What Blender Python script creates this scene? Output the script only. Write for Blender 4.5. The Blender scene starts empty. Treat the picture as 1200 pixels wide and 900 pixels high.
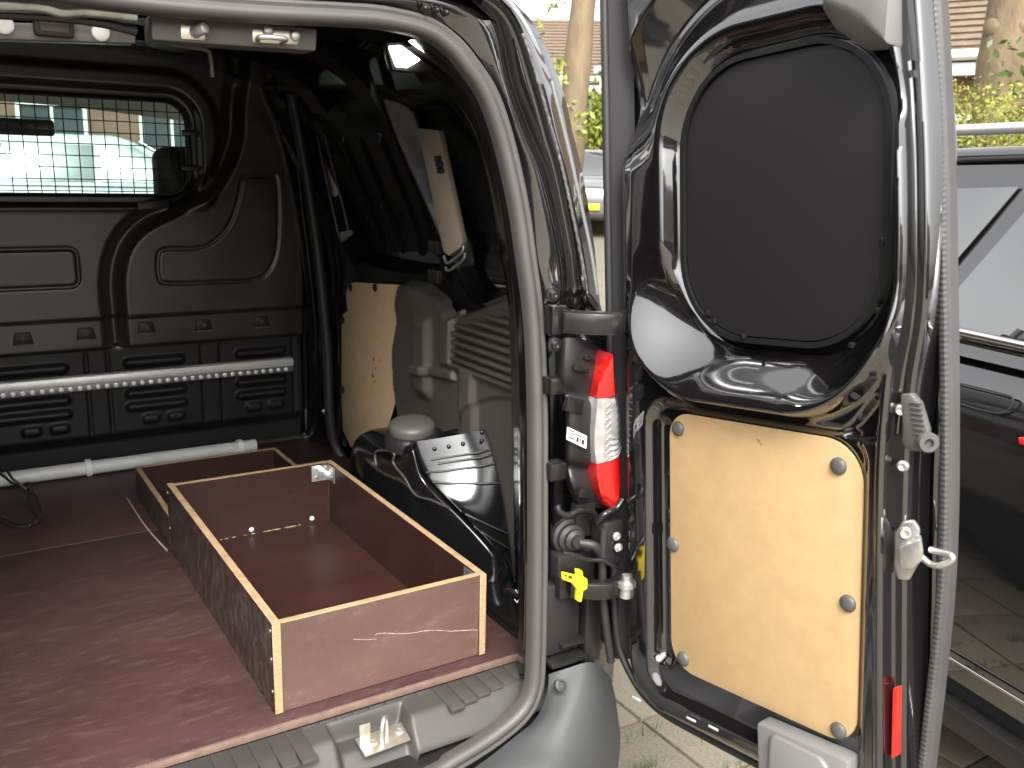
import bpy, bmesh, math, random
import numpy as np
from mathutils import Matrix, Vector

random.seed(7); rng = np.random.default_rng(7)
scene = bpy.context.scene
C = scene.collection

# ------------------------------------------------------------------ camera
cd = bpy.data.cameras.new('camera'); cam = bpy.data.objects.new('camera', cd); C.objects.link(cam)
cd.sensor_width = 36.0; cd.lens = 32.19; cd.clip_start = 0.02; cd.clip_end = 2000
cd.dof.use_dof = True; cd.dof.focus_distance = 1.75; cd.dof.aperture_fstop = 9.0
M3 = Matrix(((0.8482004, 0.0994054, -0.5202640), (-0.5292025, 0.2005389, -0.8244567), (0.0223777, 0.9746295, 0.2227028)))
cam.matrix_world = Matrix.Translation((0, 0, 1.5)) @ M3.to_4x4()
scene.camera = cam

# ------------------------------------------------------------------ sky, sun, exposure
SUN_EL, SUN_AZ = math.radians(48), math.radians(205)     # azimuth clockwise from +Y: behind the camera, a little to the left
world = bpy.data.worlds.new('World'); scene.world = world; world.use_nodes = True
nt = world.node_tree; nt.nodes.clear()
sky = nt.nodes.new('ShaderNodeTexSky'); sky.sky_type = 'NISHITA'; sky.sun_disc = False
sky.sun_elevation = SUN_EL; sky.sun_rotation = SUN_AZ; sky.air_density = 1.6; sky.dust_density = 6.0; sky.ozone_density = 1.0
hs = nt.nodes.new('ShaderNodeHueSaturation'); hs.inputs['Saturation'].default_value = 0.05     # thin bright cloud cover
bg = nt.nodes.new('ShaderNodeBackground'); bg.inputs['Strength'].default_value = 0.15
wo = nt.nodes.new('ShaderNodeOutputWorld')
nt.links.new(sky.outputs[0], hs.inputs['Color']); nt.links.new(hs.outputs[0], bg.inputs['Color']); nt.links.new(bg.outputs[0], wo.inputs['Surface'])
sl = bpy.data.lights.new('sun', 'SUN'); sun = bpy.data.objects.new('sun', sl); C.objects.link(sun)
sl.energy = 0.9; sl.angle = math.radians(20); sl.color = (1.0, 0.95, 0.87)
sdir = Vector((math.sin(SUN_AZ) * math.cos(SUN_EL), math.cos(SUN_AZ) * math.cos(SUN_EL), math.sin(SUN_EL)))
sun.rotation_euler = sdir.to_track_quat('Z', 'Y').to_euler()
vs = scene.view_settings
vs.view_transform = 'Standard'; vs.look = 'None'; vs.gamma = 1.0; vs.use_curve_mapping = False
vs.exposure = 1.75
scene.cycles.max_bounces = 8; scene.cycles.diffuse_bounces = 4; scene.cycles.glossy_bounces = 5
scene.cycles.transmission_bounces = 8; scene.cycles.transparent_max_bounces = 12

# ------------------------------------------------------------------ helpers: objects
WL = {}
def link(name, me, parent, loc):
    o = bpy.data.objects.new(name, me); C.objects.link(o)
    p = WL[parent.name] if parent else np.zeros(3)
    o.parent = parent; o.location = tuple(np.array(loc, float) - p); WL[o.name] = np.array(loc, float)
    return o
def empty(name, loc, parent=None):
    o = link(name, None, parent, loc); o.empty_display_size = 0.1; return o
def tag(o, label=None, cat=None, group=None, kind=None):
    if label: o['label'] = label
    if cat: o['category'] = cat
    if group: o['group'] = group
    if kind: o['kind'] = kind
    return o
def mesh(name, V, F, mat, parent=None, smooth=False, bevel=0, mats=None, mi=None, autos=None, seg=2):
    V = np.asarray(V, float); c = (V.min(0) + V.max(0)) / 2
    me = bpy.data.meshes.new(name); me.from_pydata((V - c).tolist(), [], [list(map(int, f)) for f in F])
    for m in (mats or [mat]): me.materials.append(m)
    if mi is not None: me.polygons.foreach_set('material_index', np.asarray(mi, dtype=np.int32))
    if bevel:
        bm = bmesh.new(); bm.from_mesh(me); bmesh.ops.remove_doubles(bm, verts=bm.verts, dist=1e-6)
        ed = [e for e in bm.edges if len(e.link_faces) == 2 and e.calc_face_angle(0) > 0.5]
        bmesh.ops.bevel(bm, geom=ed, offset=bevel, segments=seg, profile=0.5, affect='EDGES', clamp_overlap=True)
        bm.to_mesh(me); bm.free()
    if smooth or bevel:
        me.polygons.foreach_set('use_smooth', np.ones(len(me.polygons), bool))
        if autos is None: autos = 50 if not bevel else 40
        me.set_sharp_from_angle(angle=math.radians(autos))
    me.update()
    return link(name, me, parent, c)

class MB:
    def __init__(s): s.v = []; s.f = []; s.m = []
    def add(s, V, F, mi=0):
        b = len(s.v); s.v += [tuple(p) for p in V]; s.f += [[i + b for i in f] for f in F]; s.m += [mi] * len(F); return s
    def box(s, a, b, mi=0):
        (x0, y0, z0), (x1, y1, z1) = np.minimum(a, b), np.maximum(a, b)
        V = [(x, y, z) for z in (z0, z1) for y in (y0, y1) for x in (x0, x1)]
        return s.add(V, [(0, 2, 3, 1), (4, 5, 7, 6), (0, 1, 5, 4), (2, 6, 7, 3), (0, 4, 6, 2), (1, 3, 7, 5)], mi)
    def obox(s, c, X, Y, Z, mi=0):
        c, X, Y, Z = map(lambda q: np.array(q, float), (c, X, Y, Z))
        V = [c + X * i + Y * j + Z * k for k in (-1, 1) for j in (-1, 1) for i in (-1, 1)]
        return s.add(V, [(0, 2, 3, 1), (4, 5, 7, 6), (0, 1, 5, 4), (2, 6, 7, 3), (0, 4, 6, 2), (1, 3, 7, 5)], mi)
    def prism(s, P, off, mi=0):
        P = np.array(P, float); off = np.array(off, float); n = len(P)
        V = np.vstack([P, P + off])
        return s.add(V, [list(range(n))[::-1], list(range(n, 2 * n))] + [(i, (i + 1) % n, n + (i + 1) % n, n + i) for i in range(n)], mi)
    def cyl(s, c, ax, r, h, n=16, r2=None, mi=0):
        ax = np.array(ax, float); ax /= np.linalg.norm(ax); t = np.array((0, 0, 1.)) if abs(ax[2]) < .9 else np.array((1., 0, 0))
        a = np.cross(ax, t); a /= np.linalg.norm(a); b = np.cross(ax, a); c = np.array(c, float)
        r2 = r if r2 is None else r2; A = np.linspace(0, 2 * np.pi, n, endpoint=False)
        V = [c + r * (np.cos(q) * a + np.sin(q) * b) for q in A] + [c + ax * h + r2 * (np.cos(q) * a + np.sin(q) * b) for q in A]
        return s.add(V, [list(range(n)), list(range(n, 2 * n))[::-1]] + [(i, n + i, n + (i + 1) % n, (i + 1) % n) for i in range(n)], mi)
    def lathe(s, c, ax, prof, n=24, mi=0):
        ax = np.array(ax, float); ax /= np.linalg.norm(ax); t = np.array((0, 0, 1.)) if abs(ax[2]) < .9 else np.array((1., 0, 0))
        a = np.cross(ax, t); a /= np.linalg.norm(a); b = np.cross(ax, a); c = np.array(c, float)
        A = np.linspace(0, 2 * np.pi, n, endpoint=False)
        V = [c + ax * h + r * (np.cos(q) * a + np.sin(q) * b) for r, h in prof for q in A]
        F = [(k * n + i, (k + 1) * n + i, (k + 1) * n + (i + 1) % n, k * n + (i + 1) % n) for k in range(len(prof) - 1) for i in range(n)]
        F += [list(range(n)), list(range((len(prof) - 1) * n, len(prof) * n))[::-1]]
        return s.add(V, F, mi)
    def tube(s, P, r, n=8, closed=False, mi=0):
        P = np.array(P, float); m = len(P)
        T = np.array([P[(i + 1) % m] - P[(i - 1) % m] for i in range(m)]) if closed else np.gradient(P, axis=0)
        T /= np.linalg.norm(T, axis=1)[:, None] + 1e-12
        t = np.array((0, 0, 1.)) if abs(T[0][2]) < .9 else np.array((1., 0, 0))
        a = np.cross(T[0], t); V = []; rr = np.broadcast_to(np.asarray(r, float), (m,))
        for i in range(m):
            a = a - T[i] * (a @ T[i]); a /= np.linalg.norm(a); b = np.cross(T[i], a)
            for q in np.linspace(0, 2 * np.pi, n, endpoint=False): V.append(P[i] + rr[i] * (np.cos(q) * a + np.sin(q) * b))
        k = m if closed else m - 1
        F = [(i * n + j, i * n + (j + 1) % n, ((i + 1) % m) * n + (j + 1) % n, ((i + 1) % m) * n + j) for i in range(k) for j in range(n)]
        if not closed: F += [list(range(n))[::-1], list(range((m - 1) * n, m * n))]
        return s.add(V, F, mi)
    def sweep(s, P, prof, nrm, closed=False, mi=0, cap=True, pclosed=True):
        # prof: (a outward-in-plane, b along nrm)
        P = np.array(P, float); m = len(P); nrm = np.array(nrm, float); nrm /= np.linalg.norm(nrm); k = len(prof)
        T = np.array([P[(i + 1) % m] - P[(i - 1) % m] for i in range(m)]) if closed else np.gradient(P, axis=0)
        T /= np.linalg.norm(T, axis=1)[:, None]; V = []
        for i in range(m):
            a = np.cross(T[i], nrm); a /= np.linalg.norm(a)
            V += [P[i] + a * p + nrm * q for p, q in prof]
        kk = k if pclosed else k - 1; mm = m if closed else m - 1
        F = [(i * k + j, ((i + 1) % m) * k + j, ((i + 1) % m) * k + (j + 1) % k, i * k + (j + 1) % k) for i in range(mm) for j in range(kk)]
        if cap and not closed and pclosed: F += [list(range(k)), list(range((m - 1) * k, m * k))[::-1]]
        return s.add(V, F, mi)
    def build(s, name, mat, parent=None, **k):
        if isinstance(mat, (list, tuple)): return mesh(name, s.v, s.f, None, parent, mats=list(mat), mi=s.m if not k.get('bevel') else None, **k)
        return mesh(name, s.v, s.f, mat, parent, **k)

def curve(P, n=8, closed=False):          # Catmull-Rom through points
    P = np.array(P, float); m = len(P); out = []
    for i in range(m if closed else m - 1):
        g = (lambda j: P[j % m]) if closed else (lambda j: P[min(max(j, 0), m - 1)])
        a, b, c, d = g(i - 1), g(i), g(i + 1), g(i + 2)
        for t in np.linspace(0, 1, n, endpoint=False):
            out.append(.5 * (2 * b + (c - a) * t + (2 * a - 5 * b + 4 * c - d) * t * t + (3 * b - a - 3 * c + d) * t ** 3))
    if not closed: out.append(P[-1])
    return np.array(out)
def grid(name, P, mat, parent, mask=None, smooth=True, autos=60, **k):     # P: n x m x 3
    n, m = P.shape[:2]; idx = np.arange(n * m).reshape(n, m)
    F = np.stack([idx[:-1, :-1], idx[1:, :-1], idx[1:, 1:], idx[:-1, 1:]], -1).reshape(-1, 4)
    V = P.reshape(-1, 3)
    if mask is not None:
        F = F[mask.reshape(-1)]; u, inv = np.unique(F, return_inverse=True); V = V[u]; F = inv.reshape(-1, 4)
    return mesh(name, V, F.tolist(), mat, parent, smooth=smooth, autos=autos, **k)
def loft(name, rows, mat, parent, n=5, rn=1, **k):    # rows of points, smooth across rows
    R = np.array(rows, float)
    if n > 1: R = np.stack([curve(R[:, j], n) for j in range(R.shape[1])], 1)
    if rn > 1: R = np.stack([curve(R[i], rn) for i in range(R.shape[0])], 0)
    return grid(name, R, mat, parent, **k)
def ss(a, b, x):
    t = np.clip((x - a) / (b - a), 0, 1); return t * t * (3 - 2 * t)
def rbox(x, y, x0, x1, y0, y1, r):
    qx = np.abs(x - (x0 + x1) / 2) - (x1 - x0) / 2 + r; qy = np.abs(y - (y0 + y1) / 2) - (y1 - y0) / 2 + r
    return np.hypot(np.maximum(qx, 0), np.maximum(qy, 0)) + np.minimum(np.maximum(qx, qy), 0) - r
def pline(x, y, P, closed=False):
    P = np.array(P, float); d = np.full(x.shape, 9.); n = len(P)
    for i in range(n if closed else n - 1):
        a, b = P[i], P[(i + 1) % n]; e = b - a
        t = np.clip(((x - a[0]) * e[0] + (y - a[1]) * e[1]) / (e @ e), 0, 1)
        d = np.minimum(d, np.hypot(x - a[0] - t * e[0], y - a[1] - t * e[1]))
    return d
def poly(x, y, P):
    P = np.array(P, float); d = pline(x, y, P, True); ins = np.zeros(x.shape, bool); n = len(P)
    for i in range(n):
        (ax, ay), (bx, by) = P[i], P[(i + 1) % n]
        if ay == by: continue
        ins ^= ((ay > y) != (by > y)) & (x < (bx - ax) * (y - ay) / (by - ay) + ax)
    return np.where(ins, -d, d)
def ring(x0, x1, y0, y1, r, n=8):
    out = []
    for cx, cy, a0 in ((x1 - r, y1 - r, 0), (x0 + r, y1 - r, 90), (x0 + r, y0 + r, 180), (x1 - r, y0 + r, 270)):
        for q in np.radians(np.linspace(a0, a0 + 90, n)): out.append((cx + r * np.cos(q), cy + r * np.sin(q)))
    return out

# ------------------------------------------------------------------ materials
def pmat(name, col, rough=.5, metal=0, ior=1.5, coat=0, crough=.03, bump=None, var=None, dust=None, trans=0, alpha=1, stretch=None, col2=None, emit=None, rvar=0):
    m = bpy.data.materials.new(name); m.use_nodes = True; t = m.node_tree; L = t.links
    b = t.nodes['Principled BSDF']
    def setv(k, v):
        if k in b.inputs: b.inputs[k].default_value = v
    c4 = (*col, 1)
    setv('Base Color', c4); setv('Roughness', rough); setv('Metallic', metal); setv('IOR', ior); setv('Coat Weight', coat); setv('Coat Roughness', crough)
    setv('Transmission Weight', trans); setv('Alpha', alpha)
    tc = t.nodes.new('ShaderNodeTexCoord'); mp = t.nodes.new('ShaderNodeMapping'); L.new(tc.outputs['Object'], mp.inputs['Vector'])
    if stretch: mp.inputs['Scale'].default_value = stretch
    last = None
    def noise(sc, det=5, ro=.6):
        n = t.nodes.new('ShaderNodeTexNoise'); n.inputs['Scale'].default_value = sc; n.inputs['Detail'].default_value = det; n.inputs['Roughness'].default_value = ro
        L.new(mp.outputs[0], n.inputs['Vector']); return n
    if var:
        n = noise(var[0]); r = t.nodes.new('ShaderNodeValToRGB'); r.color_ramp.elements[0].position = .3; r.color_ramp.elements[1].position = .7
        c2 = col2 or tuple(min(1, q * (1 + var[1])) for q in col)
        c1 = col if col2 else tuple(q * (1 - var[1]) for q in col)
        r.color_ramp.elements[0].color = (*c1, 1); r.color_ramp.elements[1].color = (*c2, 1)
        L.new(n.outputs['Fac'], r.inputs[0]); last = r.outputs[0]
        if rvar:
            mr = t.nodes.new('ShaderNodeMapRange'); mr.inputs['From Min'].default_value = .3; mr.inputs['From Max'].default_value = .7
            mr.inputs['To Min'].default_value = rough - rvar; mr.inputs['To Max'].default_value = rough + rvar
            L.new(n.outputs['Fac'], mr.inputs[0]); L.new(mr.outputs[0], b.inputs['Roughness'])
    if dust:       # (scale, threshold, colour): small pale specks and scuffs
        n = noise(dust[0], 8, .75); r = t.nodes.new('ShaderNodeValToRGB'); r.color_ramp.elements[0].position = dust[1]; r.color_ramp.elements[1].position = min(1, dust[1] + .08)
        mx = t.nodes.new('ShaderNodeMix'); mx.data_type = 'RGBA'; L.new(n.outputs['Fac'], r.inputs[0]); L.new(r.outputs[0], mx.inputs['Factor'])
        if last: L.new(last, mx.inputs['A'])
        else: mx.inputs['A'].default_value = c4
        mx.inputs['B'].default_value = (*dust[2], 1); last = mx.outputs['Result']
    if last: L.new(last, b.inputs['Base Color'])
    if bump:
        n = noise(bump[0], 3); bp = t.nodes.new('ShaderNodeBump'); bp.inputs['Strength'].default_value = bump[1]; bp.inputs['Distance'].default_value = bump[2] if len(bump) > 2 else .002
        L.new(n.outputs['Fac'], bp.inputs['Height']); L.new(bp.outputs[0], b.inputs['Normal'])
    if emit: setv('Emission Color', (*emit[0], 1)); setv('Emission Strength', emit[1])
    return m
PAINT = pmat('gloss_black_paint', (.006, .0055, .0058), .06, ior=2.2, coat=.6, crough=.02, dust=(260, .74, (.12, .11, .10)), bump=(14, .06, .003))
PAINT2 = pmat('black_paint_dusty', (.008, .0075, .0075), .16, ior=1.7, dust=(180, .70, (.10, .09, .08)), var=(6, .4), rvar=.06, bump=(20, .08, .003))
INNER = pmat('semi_gloss_black_inner', (.006, .0058, .0062), .25, ior=1.38, var=(5, .3), rvar=.05)
SATIN = pmat('satin_black_bulkhead', (.025, .0230, .021), .33, ior=1.7, var=(4, .2), rvar=.06, bump=(500, .08, .001))
SATINLOW = pmat('matt_black_bulkhead', (.010, .009, .009), .5, ior=1.45, var=(5, .3), bump=(500, .1, .001))
GTRIM = pmat('warm_grey_trim_plastic', (.078, .071, .061), .5, bump=(700, .25, .001), var=(5, .12), dust=(90, .72, (.16, .15, .13)))
SILLP = pmat('grey_sill_plastic', (.046, .043, .039), .5, bump=(600, .3, .001), var=(8, .15), dust=(70, .68, (.09, .083, .072)))
BUMP = pmat('grey_bumper_plastic', (.040, .041, .042), .6, bump=(900, .25, .0008), var=(7, .07), dust=(160, .72, (.25, .25, .24)))
BLKP = pmat('black_plastic', (.016, .015, .0145), .38, bump=(300, .15, .001), dust=(120, .68, (.07, .06, .055)))
BLKG = pmat('black_plastic_gloss', (.012, .012, .012), .2, dust=(140, .7, (.06, .055, .05)))
RUB = pmat('grey_rubber_seal', (.062, .058, .053), .5, var=(9, .12), bump=(300, .15, .001), dust=(150, .72, (.26, .25, .23)))
RUBC = pmat('ribbed_rubber_seal', (.050, .048, .0465), .5, var=(20, .15), bump=(300, .2, .001))
RUBD = pmat('dark_rubber', (.022, .021, .02), .5)
GASKET = pmat('window_gasket', (.012, .012, .012), .3)
MDF = pmat('hardboard_panel', (.415, .280, .137), .62, var=(30, .06), dust=(420, .71, (.34, .21, .09)), bump=(500, .12, .001))
MDF2 = pmat('hardboard_panel_inside', (.66, .46, .26), .6, var=(22, .07), dust=(300, .72, (.34, .2, .08)), bump=(400, .12, .001))
EDGE = pmat('plywood_cut_edge', (.34, .232, .122), .6, var=(40, .25), stretch=(1, 1, 6))
EDGEV = pmat('plywood_end_grain', (.66, .46, .21), .6, var=(60, .2), stretch=(8, 8, 1))
ALU = pmat('aluminium_rail', (.82, .81, .78), .42, metal=.35, var=(30, .06))
GALV = pmat('galvanised_steel', (.62, .62, .60), .38, metal=.9, var=(60, .25), bump=(120, .15, .001))
STEEL = pmat('cast_steel', (.50, .485, .46), .42, metal=.8, var=(40, .2), bump=(200, .25, .001))
DSTEEL = pmat('dark_painted_steel', (.012, .0115, .011), .24, ior=1.6, metal=0, dust=(100, .70, (.08, .07, .06)))
ZINC = pmat('yellowish_zinc', (.66, .61, .50), .36, metal=.85, var=(60, .2))
PVC = pmat('grey_pvc', (.60, .60, .57), .4, var=(12, .06))
PVCW = pmat('white_plastic', (.75, .74, .72), .4)
CABLE = pmat('cable_black', (.03, .027, .025), .35)
CAPG = pmat('grey_plastic_cap', (.075, .072, .068), .45)
GREYP = pmat('mid_grey_plastic', (.15, .147, .142), .45, bump=(500, .2, .001), dust=(150, .72, (.34, .33, .31)))
RED = pmat('red_lens', (.36, .006, .005), .10, coat=1, ior=1.5, bump=(160, .5, .002))
REFL = pmat('red_reflector', (.75, .02, .012), .15, coat=1)
CLEAR = pmat('clear_lens', (.42, .40, .39), .14, coat=1, metal=.45, var=(30, .35), bump=(60, .2, .003))
YEL = pmat('yellow_plastic', (.85, .62, .02), .4)
LABELW = pmat('white_label', (.8, .79, .76), .5)
INK = pmat('black_print', (.02, .02, .02), .6)
ARCHP = pmat('black_arch_paint', (.006, .0058, .006), .12, ior=1.6, dust=(200, .74, (.08, .075, .07)), bump=(14, .1, .003))
LAMP = pmat('lit_lamp', (.9, .9, .9), .3, emit=((1, .97, .92), 14))
PLATEY = pmat('yellow_number_plate', (.85, .58, .03), .4)
MATTE = pmat('matt_black_window_blank', (.0080, .0070, .0080), .55, ior=1.4, bump=(700, .1, .0006), dust=(220, .76, (.08, .075, .075)))

def film(name, col, hi, strength=.5, scuff=.62, rough=.42):     # film-faced plywood: dark resin with a fine wire-mesh print and scuffs
    m = bpy.data.materials.new(name); m.use_nodes = True; t = m.node_tree; L = t.links; b = t.nodes['Principled BSDF']
    tc = t.nodes.new('ShaderNodeTexCoord'); mp = t.nodes.new('ShaderNodeMapping'); L.new(tc.outputs['Object'], mp.inputs[0])
    n1 = t.nodes.new('ShaderNodeTexNoise'); n1.inputs['Scale'].default_value = 3.5; n1.inputs['Detail'].default_value = 8; n1.inputs['Roughness'].default_value = .62
    mp2 = t.nodes.new('ShaderNodeMapping'); mp2.inputs['Scale'].default_value = (1.0, 2.2, 1.5); L.new(tc.outputs['Object'], mp2.inputs[0]); L.new(mp2.outputs[0], n1.inputs[0])
    r1 = t.nodes.new('ShaderNodeValToRGB'); r1.color_ramp.elements[0].position = .32; r1.color_ramp.elements[1].position = .72
    r1.color_ramp.elements[0].color = (*[q * .78 for q in col], 1); r1.color_ramp.elements[1].color = (*[q * 1.2 for q in col], 1); L.new(n1.outputs[0], r1.inputs[0])
    n2 = t.nodes.new('ShaderNodeTexNoise'); n2.inputs['Scale'].default_value = 24; n2.inputs['Detail'].default_value = 10; n2.inputs['Roughness'].default_value = .72
    mp3 = t.nodes.new('ShaderNodeMapping'); mp3.inputs['Scale'].default_value = (.7, 2.6, 1.2); mp3.inputs['Rotation'].default_value = (0, 0, .25); L.new(tc.outputs['Object'], mp3.inputs[0]); L.new(mp3.outputs[0], n2.inputs[0])
    r2 = t.nodes.new('ShaderNodeValToRGB'); r2.color_ramp.elements[0].position = scuff - .08; r2.color_ramp.elements[1].position = scuff + .16; L.new(n2.outputs[0], r2.inputs[0])
    mu = t.nodes.new('ShaderNodeMath'); mu.operation = 'MULTIPLY'; mu.inputs[1].default_value = .46; L.new(r2.outputs[0], mu.inputs[0])
    mx = t.nodes.new('ShaderNodeMix'); mx.data_type = 'RGBA'; L.new(mu.outputs[0], mx.inputs['Factor']); L.new(r1.outputs[0], mx.inputs['A']); mx.inputs['B'].default_value = (*hi, 1)
    # mesh print: two crossing waves
    ws = []
    for d in ((0, 0, .785), (0, 0, -.785)):
        mq = t.nodes.new('ShaderNodeMapping'); mq.inputs['Rotation'].default_value = d; L.new(tc.outputs['Object'], mq.inputs[0])
        sp = t.nodes.new('ShaderNodeSeparateXYZ'); L.new(mq.outputs[0], sp.inputs[0])
        ad = t.nodes.new('ShaderNodeMath'); ad.operation = 'ADD'; L.new(sp.outputs[0], ad.inputs[0])
        mz = t.nodes.new('ShaderNodeMath'); mz.operation = 'MULTIPLY'; mz.inputs[1].default_value = 1.0 if d[2] > 0 else -1.0; L.new(sp.outputs[2], mz.inputs[0]); L.new(mz.outputs[0], ad.inputs[1])
        mm = t.nodes.new('ShaderNodeMath'); mm.operation = 'MULTIPLY'; mm.inputs[1].default_value = 2 * math.pi / .0042; L.new(ad.outputs[0], mm.inputs[0])
        sn = t.nodes.new('ShaderNodeMath'); sn.operation = 'SINE'; L.new(mm.outputs[0], sn.inputs[0]); ws.append(sn)
    mxx = t.nodes.new('ShaderNodeMath'); mxx.operation = 'MAXIMUM'; L.new(ws[0].outputs[0], mxx.inputs[0]); L.new(ws[1].outputs[0], mxx.inputs[1])
    mr = t.nodes.new('ShaderNodeMapRange'); mr.inputs['From Min'].default_value = -.6; mr.inputs['From Max'].default_value = 1; mr.inputs['To Min'].default_value = 1 - .45 * strength; mr.inputs['To Max'].default_value = 1 + .25 * strength
    L.new(mxx.outputs[0], mr.inputs[0])
    ml = t.nodes.new('ShaderNodeVectorMath'); ml.operation = 'SCALE'; L.new(mx.outputs['Result'], ml.inputs[0]); L.new(mr.outputs[0], ml.inputs['Scale'])
    L.new(ml.outputs[0], b.inputs['Base Color'])
    bp = t.nodes.new('ShaderNodeBump'); bp.inputs['Strength'].default_value = .35 * strength; bp.inputs['Distance'].default_value = .0008; L.new(mxx.outputs[0], bp.inputs['Height']); L.new(bp.outputs[0], b.inputs['Normal'])
    rr = t.nodes.new('ShaderNodeMapRange'); rr.inputs['To Min'].default_value = rough - .08; rr.inputs['To Max'].default_value = rough + .12; L.new(n1.outputs[0], rr.inputs[0]); L.new(rr.outputs[0], b.inputs['Roughness'])
    return m
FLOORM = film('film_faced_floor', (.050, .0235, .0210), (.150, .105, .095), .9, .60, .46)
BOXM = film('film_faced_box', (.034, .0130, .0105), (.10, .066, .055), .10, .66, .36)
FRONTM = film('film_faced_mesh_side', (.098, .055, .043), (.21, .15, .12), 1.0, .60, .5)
SIDEM = film('film_faced_scuffed_side', (.035, .021, .018), (.22, .18, .15), .15, .56, .4)

def glassm(name, tint=(.9, .95, .92)):      # thin pane: mostly see-through, mirror by Schlick's law on both faces
    m = bpy.data.materials.new(name); m.use_nodes = True; t = m.node_tree; L = t.links; t.nodes.remove(t.nodes['Principled BSDF'])
    o = t.nodes['Material Output']; tr = t.nodes.new('ShaderNodeBsdfTransparent'); tr.inputs[0].default_value = (*tint, 1)
    gl = t.nodes.new('ShaderNodeBsdfGlossy'); gl.inputs['Roughness'].default_value = 0; lw = t.nodes.new('ShaderNodeLayerWeight'); lw.inputs[0].default_value = .5
    pw = t.nodes.new('ShaderNodeMath'); pw.operation = 'POWER'; pw.inputs[1].default_value = 5; L.new(lw.outputs['Facing'], pw.inputs[0])
    ma = t.nodes.new('ShaderNodeMath'); ma.operation = 'MULTIPLY_ADD'; ma.inputs[1].default_value = .92; ma.inputs[2].default_value = .05; L.new(pw.outputs[0], ma.inputs[0])
    mx = t.nodes.new('ShaderNodeMixShader'); L.new(ma.outputs[0], mx.inputs[0]); L.new(tr.outputs[0], mx.inputs[1]); L.new(gl.outputs[0], mx.inputs[2]); L.new(mx.outputs[0], o.inputs[0])
    return m
GLASS = glassm('window_glass', (.86, .93, .90)); WSCREEN = glassm('windscreen_glass', (.62, .80, .74))
TGLASS = pmat('dark_car_glass', (.012, .013, .013), .02, ior=3.0, coat=0)
CARP = pmat('black_car_paint', (.006, .006, .007), .04, ior=2.1, coat=.5, dust=(260, .75, (.12, .11, .10)))

# ------------------------------------------------------------------ ground
GY = lambda y: np.clip((np.asarray(y, float) - 3.5) * .042, 0, 1.1)
GROUND = pmat('block_paving_far', (.15, .135, .10), .85, var=(2.2, .15), bump=(60, .4, .004), dust=(45, .62, (.21, .19, .15)))
SLAB = pmat('pale_concrete_slab', (.185, .16, .115), .85, var=(140, .30), bump=(260, .5, .002), dust=(240, .60, (.27, .245, .19)))
xs = np.concatenate([np.linspace(-300, -12, 20), np.linspace(-10, 30, 41), np.linspace(34, 400, 24)]); ys = np.concatenate([np.linspace(-200, -12, 16), np.linspace(-10, 40, 51), np.linspace(45, 600, 30)])
gx, gy = np.meshgrid(xs, ys, indexing='ij')
ground = grid('ground', np.stack([gx, gy, GY(gy) - .014], -1), GROUND, None); tag(ground, kind='structure')
sm = MB().box((-.1465, -.1465, -.045), (.1465, .1465, 0)); s0 = None
for i in range(13):
    for j in range(12):
        x, y = .37 + i * .3 - .15, -.49 + j * .3
        if s0 is None:
            s0 = sm.build('paving_slab', SLAB, None, bevel=.006); o = s0
        else:
            o = s0.copy(); C.objects.link(o)
        o.parent = ground; o.location = np.array((x, y, -.022 + random.uniform(-.0022, .0022))) - WL[ground.name]
        o.rotation_euler = (random.uniform(-.006, .006), random.uniform(-.006, .006), random.uniform(-.006, .006)); WL[o.name] = np.array((x, y, 0))
GRASS = pmat('grass_blade', (.07, .13, .015), .6, var=(30, .3))
g = MB()
for cx, cy, n in ((1.43, 1.585, 60), (1.69, 1.60, 40), (1.72, 1.465, 60), (1.52, 1.70, 25), (1.60, 1.46, 30), (2.32, 1.16, 30)):
    for k in range(n):
        x, y = cx + random.gauss(0, .035), cy + random.gauss(0, .008); h = random.uniform(.012, .04); a = random.uniform(0, 6.28); w = .0016
        t = (x + random.gauss(0, .012), y + random.gauss(0, .012), h)
        g.add([(x - w * math.cos(a), y - w * math.sin(a), -.012), (x + w * math.cos(a), y + w * math.sin(a), -.012), t], [(0, 1, 2)])
tag(g.build('joint_grass', GRASS), 'small green grass tufts in the joints of the paving', 'grass', kind='stuff')

# ------------------------------------------------------------------ the van
van = empty('van', (.27, 2.0, 0))
tag(van, 'black panel van seen into its open load space, right rear door swung out', 'van')
CX = .27
def yr(z): return 1.165 + .1 * z
def mir(p): return (2 * CX - p[0], p[1], p[2])

# load floor: two film-faced boards
lf = empty('load_floor', (.27, 2.1, .59), van)
MB().box((-.52, 1.352, .588), (1.02, 2.3245, .600)).build('floor_board', FLOORM, lf, bevel=.0012)
MB().box((-.52, 2.3265, .588), (1.06, 2.945, .600)).build('floor_board', FLOORM, lf, bevel=.0012)
MB().box((-.50, 1.344, .586), (.93, 1.3515, .5985)).build('edge_strip', pmat('brown_edge_strip', (.16, .105, .08), .5, var=(40, .2)), lf, bevel=.001)
MB().box((-.56, 1.36, .50), (1.1, 2.98, .587)).build('floor_pan', PAINT2, van)
MB().box((-.5, 1.3, .22), (1.05, 3.0, .49)).build('underbody', BLKP, van)
# sealant bead at the right end of the floor
MB().tube(curve([(0.9482,1.5729,0.602), (0.966,1.5629,0.602), (0.9854,1.5379,0.602)], 6), .0022, 6).build('sealant_bead', LABELW, van, smooth=True)

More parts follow.
